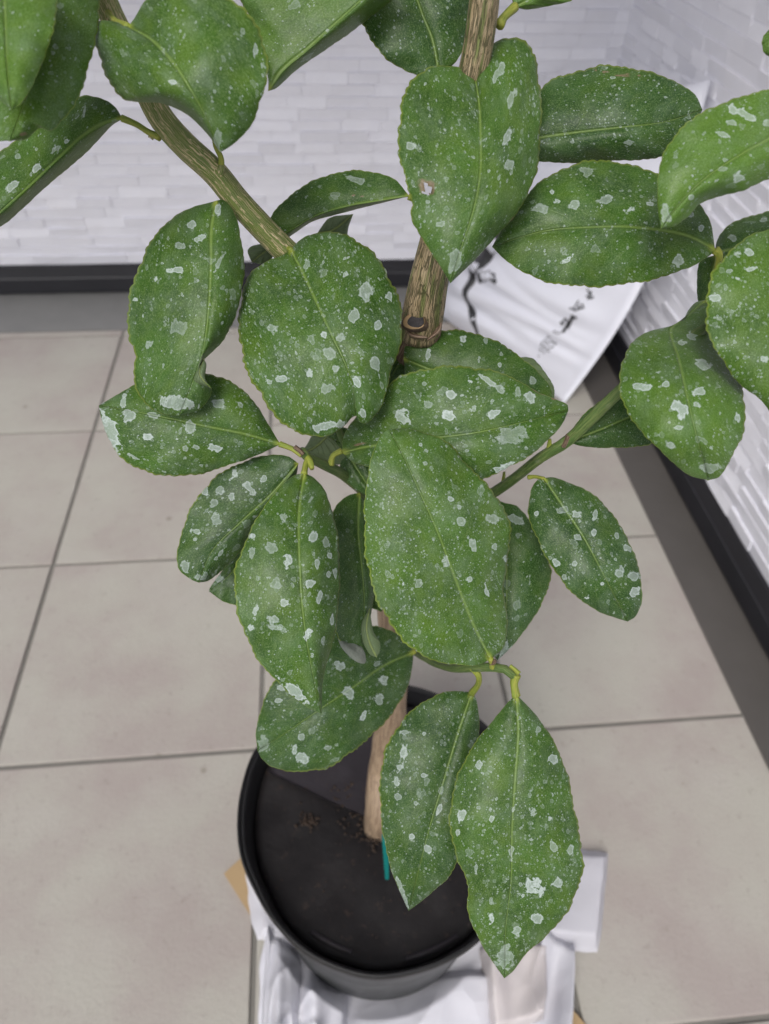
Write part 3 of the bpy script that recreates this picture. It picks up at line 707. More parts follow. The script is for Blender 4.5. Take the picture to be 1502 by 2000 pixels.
# short nodes and buds
def bud(p, q, r0, r1, mat=M_PET, seed=0):
    r0, r1 = r0*.62, r1*.62
    return tube('bud', A3([p, ((p[0]+q[0])/2+1, (p[1]+q[1])/2, (p[2]+q[2])/2), q]), [r0, r0*1.1, r1], mat, tree, 10, 10, seed, .12)
bud((600, 893, .386), (610, 915, .382), .0030, .0022, M_PET, 1)
bud((575, 872, .382), (592, 888, .383), .0022, .0026, M_CORK, 2)
bud((1070, 884, .385), (1074, 858, .380), .0018, .0013, M_PET, 3)
bud((980, 948, .425), (985, 922, .42), .0016, .0012, M_PET, 4)
bud((1100, 872, .376), (1110, 850, .372), .0024, .0026, M_CORK, 5)
bud((996, 1300, .382), (1014, 1316, .380), .0016, .0022, M_PET, 6)
bud((958, 1296, .386), (968, 1290, .382), .0020, .0010, M_CORK, 7)
bud((428, 340, .352), (432, 322, .350), .0026, .0018, M_BRANCH, 8)
bud((291, 262, .344), (302, 268, .345), .0022, .0026, M_BRANCH, 9)

# ------------------------------------------------------------------ leaves
def leaf(L, M, R, z, d=(.004, .004), puff=.003, col=(.5, .4, .1), film=.5, white=(), brown=(), hole=None, under=False, pet=None, petr=.0019, wav=.0014, nt=104, ns=17, seed=None, label=None, tooth=1.0, veinfold=.0012):
    """L, R: edges as they run beside the midrib M (base first); z: distances along the leaf; d: how far each edge drops back"""
    global LEAFN
    LEAFN += 1; r_ = np.random.default_rng(LEAFN*13+5)
    M = [tuple(p) for p in M]; b, tp = M[0], M[-1]
    mc = spline(M, nt); lc = spline([b]+list(L)+[tp], nt); rc = spline([b]+list(R)+[tp], nt)
    t = np.linspace(0, 1, nt); zz = spline(np.c_[np.linspace(0, 1, len(z)), z], nt)[:, 1] if len(z) > 2 else np.interp(t, [0, 1], z)
    env = np.sin(np.pi*np.clip(t, 0, 1))**.5
    s = np.linspace(-1, 1, 2*ns+1); s = np.sign(s)*np.abs(s)**.9
    PX = np.zeros((nt, len(s), 2)); D = np.zeros((nt, len(s)))
    p1, p2, p3, p4 = r_.uniform(0, 6.28, 4)
    larc = np.r_[0, np.cumsum(np.linalg.norm(np.diff(lc, axis=0), axis=1))]; rarc = np.r_[0, np.cumsum(np.linalg.norm(np.diff(rc, axis=0), axis=1))]
    for j, sv in enumerate(s):
        E, arc, dd = (lc, larc, d[0]) if sv < 0 else (rc, rarc, d[1])
        a = abs(sv); lenm = arc/FPX*np.mean(zz)
        ph_ = lenm/.0046*math.pi+r_.uniform(0, .02); tj = np.abs(np.sin(ph_+.8*np.sin(lenm*170)))
        sc = 1+(tj-.6)*.026*tooth*(a > .93)*np.sin(np.pi*t)**.3+(.012*np.sin(lenm*260+p1)+.008*np.sin(lenm*530+p2))*a**4
        PX[:, j] = mc+(E-mc)*(a*sc)[:, None]
        D[:, j] = zz+env*(dd*a**1.6-puff*.55*np.sin(math.pi*min(a*1.0, 1))*.8-veinfold*(1-math.exp(-a*7)))
        D[:, j] += wav*env*(a**2*np.sin(lenm*190+p3+sv)+.5*np.sin(t*7+sv*3+p4)*a+.35*a*np.sin(t*34-a*6+p2))
    P3 = CAM+((PX[..., 0:1]-751)*RT/FPX-(PX[..., 1:2]-1000)*UP/FPX+FW)*D[..., None]
    # metric uv (cm)
    mid = ns; ulen = np.r_[0, np.cumsum(np.linalg.norm(np.diff(P3[:, mid], axis=0), axis=1))]*100
    rowd = np.linalg.norm(np.diff(P3, axis=1), axis=2)*100
    vv = np.zeros((nt, len(s))); vv[:, mid+1:] = np.cumsum(rowd[:, mid:], axis=1); vv[:, :mid] = -np.cumsum(rowd[:, :mid][:, ::-1], axis=1)[:, ::-1]
    K = len(s); du = np.gradient(P3, axis=0); dv = np.gradient(P3, axis=1); nr = np.cross(du, dv); nn = np.linalg.norm(nr, axis=2, keepdims=True); nr /= np.maximum(nn, 1e-9)
    view = CAM-P3; sgn = np.sign((nr*view).sum(2).mean()); nr *= sgn
    nav = nr.reshape(-1, 3).mean(0); nav /= np.linalg.norm(nav)
    nr = nr*.6+nav*.4; nr /= np.linalg.norm(nr, axis=2, keepdims=True)
    th = .00042
    V = np.concatenate([P3.reshape(-1, 3), (P3-nr*th).reshape(-1, 3)]); N0 = nt*K
    ti, si = np.meshgrid(np.arange(nt-1), np.arange(K-1), indexing='ij'); a = (ti*K+si).ravel()
    keep = np.ones(len(a), bool)
    if hole:
        c = PX[:-1, :-1].reshape(-1, 2); ang = np.arctan2(c[:, 1]-hole[1], c[:, 0]-hole[0])
        keep = np.linalg.norm((c-hole[:2])/np.array([1, 1.25]), axis=1) > hole[2]*(1+.18*np.sin(3*ang+1))
    a = a[keep]
    top = np.stack([a, a+1, a+K+1, a+K], 1)
    if sgn < 0: top = top[:, ::-1]
    # orientation check with the first face of the middle
    q = top[len(top)//2]; fn = np.cross(V[q[1]]-V[q[0]], V[q[3]]-V[q[0]])
    if fn@nav < 0: top = top[:, ::-1]
    bot = top[:, ::-1]+N0
    ed = {}
    for f in top:
        for k in range(4):
            e = (int(f[k]), int(f[(k+1) % 4])); ed[e] = 1
    rim = [(p, p+N0, q_+N0, q_) for (p, q_) in ed if (q_, p) not in ed]
    F = [tuple(map(int, f)) for f in top]+[tuple(map(int, f)) for f in bot]+rim
    me = mesh('leaf', V, F)
    for mt in (M_TOP, M_UND, M_RIM): me.materials.append(mt)
    mi = np.r_[np.full(len(top), 1 if under else 0), np.full(len(bot), 0 if under else 1), np.full(len(rim), 2)]
    me.polygons.foreach_set('material_index', mi.astype(np.int32)); me.polygons.foreach_set('use_smooth', [True]*len(F))
    vi = np.zeros(len(me.loops), np.int32); me.loops.foreach_get('vertex_index', vi)
    U1 = np.stack([np.repeat(ulen[:, None], K, 1), vv], 2).reshape(-1, 2); U1 = np.concatenate([U1, U1])
    U2 = np.stack([np.repeat(t[:, None], K, 1), np.repeat(s[None], nt, 0)], 2).reshape(-1, 2); U2 = np.concatenate([U2, U2])
    for nm, U in (('metric', U1), ('leaf', U2)):
        l = me.uv_layers.new(name=nm); l.data.foreach_set('uv', U[vi].astype(np.float32).ravel())
    pxy = PX.reshape(-1, 2)
    def field(items, nm, nm2=None):
        f = np.zeros(len(pxy)); st = np.ones(len(pxy))
        for it in items:
            x, y, rx, ry = it[:4]; an = math.radians(it[4] if len(it) > 4 else 0); w = it[5] if len(it) > 5 else r_.uniform(.5, .95)
            dx, dy = pxy[:, 0]-x, pxy[:, 1]-y; q1, q2 = (r_.uniform(.75, 1.15), r_.uniform(.75, 1.15)); u = (dx*math.cos(an)+dy*math.sin(an))/(rx*.9*q1); v = (-dx*math.sin(an)+dy*math.cos(an))/(ry*.9*q2)
            g_ = np.clip(1.0-.5*np.sqrt(u*u+v*v), 0, 1)*.8
            st = np.where(g_ > f, w, st); f = np.maximum(f, g_)
        at_ = me.attributes.new(nm, 'FLOAT', 'POINT'); at_.data.foreach_set('value', np.r_[f, f*0].astype(np.float32))
        if nm2: a2 = me.attributes.new(nm2, 'FLOAT', 'POINT'); a2.data.foreach_set('value', np.r_[st, st].astype(np.float32))
    field(white, 'white', 'whites'); field(brown, 'brown')
    o = bpy.data.objects.new('leaf', me); COL.objects.link(o); o.parent = tree; o.matrix_parent_inverse = parent_inv(tree)
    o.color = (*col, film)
    if label: o['label'] = label
    if pet:
        pts = [at(*p) for p in pet]
        pe = tube('petiole', pts, [petr*.88]+[petr*.68]*(len(pts)-2)+[petr*.80], M_PET, None, 10, 16, LEAFN, .06)
        pe.parent = o
    return o
LEAFN = 0
# A nearest, top left corner
leaf([(-60, -40), (-70, 60), (-50, 140)], [(0, -120), (10, 20), (14, 120), (22, 215)], [(85, -60), (112, -5), (100, 70), (72, 150), (42, 200)], [.262, .255, .25], (.01, .006), .002, (.25, .15, .45), .75)
# B behind it
leaf([(-60, 40), (-80, 160), (-40, 270)], [(90, -150), (85, 20), (60, 160), (20, 275)], [(185, -80), (196, 10), (180, 105), (160, 175), (132, 225), (100, 256), (78, 250), (50, 272)], [.29, .282, .275], (.004, .012), .003, (.35, .3, .35), .8, brown=[(45, 262, 10, 5)])
# C left, stalk on the branch
leaf([(222, 206), (190, 189), (160, 188), (110, 215), (40, 265), (-30, 330)], [(240, 232), (205, 240), (165, 262), (110, 312), (60, 360), (10, 405), (-60, 470)], [(218, 246), (182, 285), (132, 330), (84, 370), (42, 410), (5, 440)], [.343, .338, .33, .325], (.006, .026), .002, (.3, .45, .12), .35,
     white=[(110, 290, 16, 7, -45), (130, 275, 10, 5, -45), (70, 330, 20, 8, -45), (20, 365, 22, 9, -45), (35, 305, 10, 8, 0, .5), (165, 215, 3, 16, 10, .6)], pet=[(312, 268, .342), (290, 258, .343), (266, 243, .343), (238, 231, .343)], petr=.0021)
# D big leaf hanging over the branch
leaf([(232, 44), (205, 40), (188, 45), (183, 75), (200, 130), (222, 172), (245, 196), (275, 200), (315, 202), (362, 222), (405, 262)], [(250, 52), (300, 82), (340, 125), (375, 180), (405, 235), (430, 298)], [(262, 36), (285, 0), (335, -38), (400, -38), (455, 0), (495, 40), (517, 85), (522, 140), (512, 190), (490, 245), (455, 282)],
     [.292, .280, .276, .283, .295], (.020, .005), .0035, (.55, .3, .18), .85, white=[(338, 160, 16, 6, 8, 1), (498, 95, 6, 16, 0, .7), (425, 275, 14, 22, 0, .5), (475, 60, 8, 12, 0, .4)], brown=[(385, 20, 17, 3, 45), (372, 70, 12, 3, 35)], pet=[(205, 15, .316), (222, 38, .305), (250, 52, .292)])
twigp = tube('leaf_stalk', A3([(430, 338, .352), (432, 310, .350), (421, 285, .349), (418, 262, .35)]), [.0017, .0014, .0012, .0011], M_PET, tree, 10, 14, 4, .05)
# E top, folded along the midrib
leaf([(523, 150), (500, 60), (470, -20), (560, -110), (700, -120), (790, -70)], [(524, 178), (548, 140), (600, 95), (650, 50), (700, 5), (800, -90)], [(540, 172), (585, 132), (640, 95), (700, 52), (765, 0), (805, -50)], [.325, .32, .312, .305], (.004, .020), .002, (.35, .12, .3), .35, white=[(640, 60, 6, 4, -40), (600, 112, 20, 6, -38, .6)])
# F top centre, behind the spotted leaf
leaf([(895, 115), (916, 50), (922, -20), (880, -100)], [(858, 150), (845, 80), (822, 20), (800, -50), (780, -160)], [(822, 149), (790, 137), (745, 106), (716, 62), (704, 20), (730, -70)], [.345, .335, .33], (.006, .004), .003, (.55, .15, .0), .35)
# G two-lobed leaf in front of the trunk, with a hole
leaf([(905, 133), (870, 129), (832, 133), (797, 168), (779, 235), (781, 310), (797, 370), (806, 398), (803, 430), (822, 462), (850, 505)], [(927, 146), (936, 200), (939, 270), (938, 340), (925, 410), (902, 480), (880, 553)], [(935, 132), (950, 100), (980, 76), (1012, 73), (1040, 100), (1055, 170), (1056, 260), (1045, 345), (1010, 415), (960, 472), (920, 515)],
     [.322, .312, .306, .308, .314], (.006, .016), .0035, (.6, .45, .15), .55, hole=(831, 366, 9), brown=[(831, 364, 19, 20), (1000, 430, 14, 4, -55)],
     white=[(806, 285, 13, 10), (996, 322, 14, 14), (990, 265, 10, 24, 20), (975, 140, 26, 9, -60, .6), (1000, 190, 24, 10, -70, .6), (890, 510, 20, 34, 20, .45), (862, 438, 12, 10, 0, .5), (833, 395, 9, 6)], pet=[(925, 142, .324), (929, 130, .330), (933, 112, .327)])
# H right behind G
leaf([(1050, 190), (1062, 166), (1110, 144), (1180, 128), (1250, 136), (1320, 159), (1358, 186)], [(990, 282), (1060, 268), (1140, 257), (1220, 248), (1300, 238), (1372, 214)], [(1010, 306), (1062, 316), (1130, 319), (1220, 313), (1290, 307), (1345, 275)], [.352, .350, .346, .35], (.005, .012), .003, (.75, .18, .0), .5,
     brown=[(1175, 138, 22, 3, 5), (1215, 146, 30, 3, 4), (1250, 146, 12, 3, -10)], white=[(1230, 278, 12, 8), (1210, 174, 5, 5), (1300, 190, 5, 4, 0, .6)])
# I right, below H
leaf([(1386, 430), (1358, 388), (1300, 345), (1225, 321), (1170, 312), (1110, 325), (1060, 352), (1018, 392), (983, 442)], [(1397, 488), (1340, 460), (1240, 444), (1150, 444), (1060, 452), (961, 482)], [(1385, 500), (1338, 526), (1260, 549), (1160, 560), (1080, 553), (1020, 531), (982, 503)], [.345, .336, .334, .345], (.008, .006), .0035, (.5, .35, .08), .5,
     white=[(1053, 408, 17, 11), (1120, 400, 17, 12), (1180, 390, 18, 12), (1228, 408, 17, 10), (1085, 395, 10, 8), (1328, 508, 17, 12), (1345, 420, 14, 8, -20), (1078, 376, 5, 6, 0, 1), (1270, 395, 12, 8), (1370, 445, 9, 8), (1110, 505, 16, 7, -40), (1145, 335, 20, 14, 0, .4)], pet=[(1397, 488, .345), (1404, 497, .346), (1402, 514, .35), (1396, 540, .356)], petr=.0026)
# J right, near
leaf([(1590, 150), (1530, 165), (1470, 183), (1400, 205), (1342, 240), (1300, 290), (1285, 350), (1285, 410)], [(1640, 190), (1570, 235), (1500, 272), (1440, 306), (1375, 350), (1325, 400), (1291, 446)], [(1620, 280), (1560, 320), (1500, 350), (1455, 371), (1400, 385), (1366, 400), (1345, 422), (1312, 444)], [.29, .287, .285, .292], (.004, .012), .003, (.4, .5, .6), .6,
     white=[(1432, 212, 18, 13, 20, .9), (1455, 222, 22, 9, 30), (1500, 240, 14, 12), (1412, 330, 16, 7, -5), (1444, 346, 13, 9), (1430, 240, 20, 7, 15, .7), (1410, 262, 16, 5, 20, .7), (1300, 415, 15, 26, 0, .6), (1350, 385, 6, 6), (1505, 345, 8, 5)])
# K scrap at the right edge
leaf([(1492, 70), (1489, 90), (1494, 105)], [(1520, 40), (1510, 80), (1506, 112)], [(1560, 60), (1550, 100)], [.30, .30], (.002, .002), .001, (.2, .1, .5), .3, nt=40, ns=8)
# L, dark leaves behind the right edge
leaf([(1398, 478), (1408, 455), (1435, 433), (1475, 419), (1530, 410), (1600, 430)], [(1397, 495), (1440, 485), (1500, 475), (1560, 470), (1640, 480)], [(1430, 525), (1500, 540), (1580, 520)], [.392, .385, .38], (.018, .004), .002, (.2, .4, .0), .3, white=[(1432, 465, 14, 9, -20, .6), (1492, 430, 12, 5, -20, .6)])
leaf([(1368, 510), (1361, 545), (1364, 590)], [(1396, 498), (1388, 550), (1385, 620), (1392, 700)], [(1420, 520), (1430, 600), (1420, 660)], [.41, .40], (.004, .004), .002, (.2, .1, .0), .1)
# M big spotted leaf cut by the right edge
leaf([(1500, 448), (1460, 463), (1415, 500), (1387, 548), (1378, 610), (1390, 668), (1418, 715), (1450, 755), (1478, 775), (1502, 802)], [(1570, 425), (1560, 520), (1550, 640), (1540, 740), (1528, 850)], [(1640, 450), (1700, 560), (1680, 700), (1600, 800)], [.318, .305, .300, .31], (.006, .006), .003, (.85, .5, .3), .5,
     white=[(1405, 622, 13, 8, 30), (1392, 582, 14, 12), (1440, 495, 12, 9), (1465, 492, 12, 10), (1470, 525, 15, 7, -10), (1425, 530, 8, 6), (1492, 700, 10, 8), (1440, 545, 7, 6)])
# N arched leaf below it
leaf([(1360, 590), (1345, 605), (1332, 628), (1312, 640), (1290, 641), (1250, 656), (1220, 692), (1210, 740), (1221, 800), (1260, 850), (1310, 900), (1350, 930)], [(1384, 585), (1362, 600), (1330, 625), (1309, 645), (1325, 700), (1342, 775), (1360, 850), (1384, 938)], [(1405, 600), (1425, 640), (1432, 690), (1448, 745), (1456, 800), (1450, 850), (1430, 892), (1406, 930)],
     [.372, .350, .318, .303, .302, .318], (.010, .008), .0035, (.55, .45, .4), .6, white=[(1330, 800, 14, 24, -30, 1), (1255, 757, 30, 8, 8, .9), (1372, 712, 24, 14, 10), (1365, 765, 20, 11, -10), (1300, 752, 13, 11, 30), (1352, 655, 10, 14, 40), (1330, 670, 10, 8, 30), (1400, 660, 16, 6, -20), (1360, 790, 10, 8), (1440, 815, 9, 12), (1385, 915, 30, 12, 0, .6), (1325, 835, 11, 7), (1290, 640, 20, 5, -5, .6), (1310, 870, 12, 7)])
# O partly hidden behind N
leaf([(1118, 838), (1150, 800), (1195, 768), (1250, 745), (1300, 760)], [(1108, 864), (1170, 840), (1240, 812), (1340, 790)], [(1140, 872), (1190, 875), (1245, 872), (1285, 860)], [.378, .374, .37], (.004, .004), .002, (.3, .1, .0), .15, pet=[(1095, 872, .378), (1102, 868, .378), (1112, 862, .378)], petr=.0014)
# P left leaf hanging from the branch, with curled tip
leaf([(400, 398), (378, 404), (330, 430), (290, 480), (264, 540), (249, 600), (251, 650), (262, 690), (262, 740), (280, 785), (318, 809)], [(422, 392), (413, 450), (412, 520), (408, 600), (398, 680), (375, 750), (350, 812)], [(436, 390), (455, 410), (470, 460), (477, 530), (465, 600), (440, 660), (412, 690), (390, 712), (386, 738), (400, 752), (413, 758), (408, 778), (390, 800)],
     [.352, .347, .345, .347, .355], (.012, .014), .003, (.35, .45, .12), .6, white=[(352, 480, 16, 8, 10), (390, 465, 16, 8, -10), (372, 440, 10, 10), (342, 528, 18, 9, -5), (300, 545, 10, 9), (430, 510, 8, 24, 30), (425, 410, 8, 12), (350, 785, 46, 18, 5, .75), (292, 672, 10, 12, 20), (345, 640, 22, 18, 0, .35), (265, 585, 8, 6), (330, 790, 24, 12, 20, .8)])
fl_ = leaf([(384, 722), (380, 745)], [(398, 700), (390, 730), (412, 758)], [(403, 712), (401, 738)], [.349, .347, .35], (.003, .002), .001, (.1, .0, .9), .1, nt=40, ns=8, under=True, tooth=0, wav=.0003, label='yellow-green rolled flap of the curled leaf edge')
# Q lower left
leaf([(520, 822), (490, 776), (450, 746), (405, 729), (365, 734), (300, 744), (262, 752), (228, 771)], [(548, 868), (480, 848), (400, 832), (330, 817), (260, 803), (193, 792)], [(502, 889), (440, 911), (370, 929), (300, 925), (250, 905), (216, 865), (200, 825)], [.384, .372, .366, .372], (.006, .008), .003, (.55, .5, .1), .55,
     white=[(215, 845, 16, 42, -22, 1), (252, 812, 20, 13, 10, .8), (240, 785, 8, 18, 15, .8), (285, 852, 18, 9, 0, 1), (418, 874, 18, 11, 5, .9), (372, 835, 18, 14, 20, .7), (385, 875, 9, 7), (360, 875, 8, 7), (428, 790, 14, 12, 0, .6), (470, 790, 8, 12, -30, .6), (302, 812, 16, 8, 10, .6), (260, 893, 14, 6, 30), (345, 855, 9, 6)], pet=[(590, 888, .384), (570, 876, .384), (546, 867, .384)], petr=.0022)
# R behind S, left
leaf([(560, 890), (525, 889), (480, 900), (430, 925), (390, 965), (365, 1010), (350, 1060), (347, 1108), (370, 1130)], [(583, 905), (530, 965), (470, 1020), (415, 1075), (388, 1138)], [(578, 930), (550, 975), (510, 1022), (472, 1075), (432, 1115), (408, 1134)], [.394, .392, .388, .390], (.002, .014), .0025, (.35, .6, .0), .5,
     white=[(458, 925, 8, 18, 25), (488, 955, 24, 9, 50), (430, 958, 13, 10), (423, 1012, 13, 14), (452, 970, 8, 9), (400, 960, 8, 8), (418, 980, 10, 12, 0, .5), (515, 935, 7, 10, 20), (385, 1038, 10, 6), (360, 1108, 10, 14, 0, .6), (392, 1128, 14, 8, 0, .6), (432, 1080, 5, 12, 30), (400, 1125, 5, 9, 20), (382, 1055, 7, 6)])
# S narrow folded leaf in front
leaf([(575, 928), (550, 948), (515, 990), (485, 1045), (460, 1110), (459, 1170), (475, 1230), (505, 1290), (550, 1340), (598, 1380)], [(594, 924), (584, 1000), (585, 1100), (592, 1200), (606, 1290), (628, 1394)], [(612, 932), (632, 955), (650, 1000), (662, 1070), (663, 1150), (657, 1220), (646, 1270), (632, 1320)],
     [.380, .360, .352, .356, .366], (.002, .018), .003, (.55, .55, .12), .65,
     white=[(612, 1048, 10, 17, 10), (562, 1100, 11, 24, 5, .95), (637, 1060, 8, 14, -20), (645, 1085, 10, 8, 20), (620, 1100, 8, 12), (624, 1165, 9, 18, 10, .95), (606, 1140, 12, 14, 20), (555, 1180, 11, 12), (500, 1190, 9, 20, 8), (648, 1208, 7, 14), (602, 1238, 9, 14, 20, 1), (533, 1215, 12, 18, -20, .6), (530, 1070, 18, 12, 20, .5), (538, 1140, 16, 16, 0, .4), (492, 1225, 8, 8), (575, 1350, 15, 44, -48, .95), (632, 1250, 4, 18, 15), (556, 1012, 8, 14, 20, .5), (495, 1048, 9, 10), (607, 975, 6, 14, 20, .5), (655, 1120, 5, 13), (642, 1122, 6, 10), (492, 1080, 8, 12, 0, .5), (545, 1225, 12, 8, 0, .5)],
     pet=[(606, 896, .386), (598, 906, .384), (594, 926, .380)], petr=.0024)
# T broad round leaf, centre
leaf([(548, 500), (520, 510), (485, 540), (468, 605), (470, 680), (490, 740), (525, 795), (565, 838), (612, 851), (645, 850), (672, 832), (688, 815)], [(568, 488), (590, 530), (618, 590), (648, 655), (672, 705), (688, 750), (696, 812)], [(582, 472), (605, 458), (640, 453), (682, 461), (725, 490), (760, 540), (783, 600), (783, 668), (766, 720), (754, 765), (742, 800), (718, 826), (702, 824)],
     [.372, .358, .350, .350, .360], (.010, .014), .004, (.9, .6, .1), .6,
     white=[(697, 745, 13, 17, 0, 1), (640, 832, 40, 9, -8, .9), (708, 808, 15, 12, 0, .8), (552, 738, 16, 11, 0, .8), (715, 570, 18, 20, 30, .7), (690, 620, 14, 18, 20, .7), (645, 690, 18, 14, 10, .55), (760, 580, 12, 14), (738, 635, 10, 14, 10), (732, 710, 14, 22, -10, .7), (675, 535, 10, 9), (635, 655, 11, 9), (605, 730, 8, 11), (655, 720, 16, 9), (526, 745, 10, 7), (600, 520, 12, 14, 0, .5), (756, 520, 6, 12), (675, 505, 12, 4, -25), (530, 640, 12, 10, 0, .5), (640, 760, 14, 14, 0, .5), (665, 660, 12, 10, 0, .5)], pet=[(556, 484, .378), (562, 485, .375), (569, 489, .372)])
# U behind V
leaf([(792, 672), (808, 655), (842, 647), (892, 645), (945, 656), (995, 681), (1035, 712), (1062, 738), (1076, 758)], [(788, 700), (850, 725), (930, 745), (1000, 760), (1080, 784)], [(800, 760), (880, 800), (960, 820), (1040, 810)], [.405, .40, .396, .402], (.004, .004), .002, (.25, .12, .05), .35, white=[(905, 662, 9, 11, 20, 1), (836, 695, 7, 18, 10, .8), (978, 690, 5, 6), (935, 706, 4, 8), (976, 714, 5, 8), (1040, 742, 10, 10, 20, .6), (950, 665, 5, 9, 0, .6)])
leaf([(1040, 700), (1065, 728), (1082, 758)], [(990, 700), (1030, 740), (1082, 790)], [(1000, 760), (1040, 800)], [.415, .41], (.002, .002), .001, (.1, .1, .0), .2, nt=50, ns=10, under=True)
# V broad leaf, centre right
leaf([(672, 850), (690, 820), (722, 785), (765, 745), (822, 722), (880, 715), (950, 721), (1010, 741), (1050, 766), (1082, 778), (1108, 790)], [(668, 884), (720, 872), (790, 864), (850, 855), (930, 845), (1020, 825), (1110, 802)], [(695, 905), (760, 918), (850, 930), (935, 936), (990, 915), (1040, 886), (1078, 852), (1100, 825)],
     [.402, .378, .366, .366, .376], (.004, .006), .004, (.55, .55, .1), .65,
     white=[(880, 770, 18, 11, 35, .9), (875, 812, 19, 16, 10, 1), (965, 808, 18, 12, -15, .95), (785, 815, 23, 16, 0, .8), (1037, 778, 15, 13, -40, .9), (952, 742, 22, 6, 35), (918, 745, 11, 10), (978, 760, 11, 9), (828, 748, 8, 8), (985, 912, 26, 8, -15, .9), (1000, 850, 50, 18, -5, .45), (850, 830, 10, 8, 0, .5), (1012, 762, 10, 12, 0, .6), (900, 770, 10, 5), (835, 790, 10, 10, 0, .5), (925, 800, 10, 10, 0, .5), (1060, 905, 40, 10, -30, .35)],
     brown=[(700, 868, 16, 3, -15), (1050, 765, 18, 3, 25), (1085, 778, 8, 3, 0)], pet=[(646, 908, .405), (651, 890, .403), (668, 880, .402)], petr=.0022)
leaf([(664, 905), (672, 935), (700, 960)], [(680, 888), (700, 920), (735, 975)], [(700, 885), (735, 910), (760, 950)], [.43, .43], (.003, .003), .001, (.3, .2, .0), .3, nt=50, ns=10)
# W the big leaf in the middle, pointing up
leaf([(930, 1300), (890, 1298), (830, 1284), (778, 1240), (740, 1180), (718, 1110), (711, 1030), (714, 960), (724, 900), (744, 850)], [(958, 1288), (920, 1210), (885, 1120), (855, 1040), (815, 950), (785, 885), (760, 838)], [(985, 1262), (990, 1205), (984, 1150), (990, 1100), (998, 1040), (981, 985), (946, 942), (910, 903), (870, 861), (820, 842), (788, 837)],
     [.384, .362, .348, .344, .350], (.004, .016), .003, (1.0, .28, .22), .75,
     white=[(820, 868, 9, 7), (832, 880, 8, 5), (902, 1020, 16, 12, 0, .6), (963, 1015, 18, 12, 0, .6), (950, 1155, 6, 22, -15, .9), (925, 1065, 8, 18, -10, .7), (788, 1140, 8, 6, 0, 1), (985, 1090, 10, 8, 0, .8), (916, 1132, 10, 8), (872, 1095, 10, 16, 0, .7), (880, 975, 8, 7, 0, .8), (897, 990, 6, 6, 0, .8), (965, 1067, 10, 9), (785, 1178, 6, 6), (818, 1140, 12, 12, 0, .5), (830, 905, 8, 8)],
     pet=[(962, 1302, .388), (961, 1296, .386), (958, 1286, .384)], petr=.0022)
# X behind W, right
leaf([(920, 1000), (900, 1100), (930, 1230)], [(962, 972), (985, 1060), (990, 1160), (985, 1220), (972, 1290)], [(985, 982), (1012, 990), (1050, 1040), (1075, 1110), (1071, 1150), (1040, 1210), (1002, 1260)], [.425, .415, .408, .412], (.002, .006), .003, (.15, .4, .0), .55, white=[(1008, 1015, 18, 14, 20, .6), (980, 1265, 24, 22, 0, .6), (1010, 1045, 10, 7, 0, .4), (1010, 1180, 14, 14, 0, .3)])
# Y right, free hanging
leaf([(1050, 937), (1036, 960), (1033, 1010), (1050, 1055), (1075, 1102), (1110, 1150), (1160, 1190), (1200, 1206)], [(1062, 934), (1100, 990), (1140, 1050), (1180, 1125), (1226, 1214)], [(1080, 932), (1120, 946), (1165, 970), (1200, 1010), (1230, 1060), (1250, 1120), (1254, 1170), (1242, 1203)], [.393, .382, .376, .386], (.006, .008), .003, (.5, .6, .0), .6,
     white=[(1127, 1006, 13, 10, 0, .7), (1162, 1005, 8, 15, 0, .7), (1085, 1100, 9, 12, -30, .9), (1238, 1125, 13, 12, 0, .7), (1210, 1118, 9, 14, 20), (1240, 1155, 14, 14, 30), (1225, 1070, 14, 8, 40), (1100, 995, 16, 9, 0, .5), (1148, 1168, 8, 4, 0, 1), (1102, 1128, 7, 10, -20), (1047, 1003, 6, 6, 0, .9), (1127, 1050, 10, 7, 40), (1123, 1100, 6, 9), (1160, 1040, 8, 8), (1178, 1140, 8, 6), (1205, 1045, 7, 7)],
     pet=[(1032, 932, .400), (1046, 931, .397), (1062, 935, .393)], petr=.0016)
# Z dark leaf in the shade between S and W
leaf([(680, 968), (658, 985), (648, 1010), (640, 1080), (640, 1160), (650, 1220), (675, 1262)], [(702, 962), (700, 1040), (708, 1120), (712, 1180), (706, 1262)], [(716, 985), (730, 1050), (736, 1120), (728, 1180), (718, 1230)], [.45, .44, .436, .44], (.004, .010), .002, (.2, .15, .0), .25)
leaf([(707, 1215), (708, 1250), (722, 1278)], [(722, 1188), (716, 1225), (722, 1255), (736, 1284)], [(726, 1215), (730, 1235), (742, 1255), (742, 1272)], [.428, .424, .426], (.003, .002), .001, (.1, .0, .9), .0, nt=50, ns=8, under=True, tooth=0, wav=.0004, label='curled yellow-green leaf end')
leaf([(708, 1168), (705, 1178)], [(700, 1150), (720, 1170), (745, 1195)], [(735, 1150), (750, 1180)], [.46, .46], (.002, .002), .001, (.1, .1, .1), .1, nt=40, ns=8)
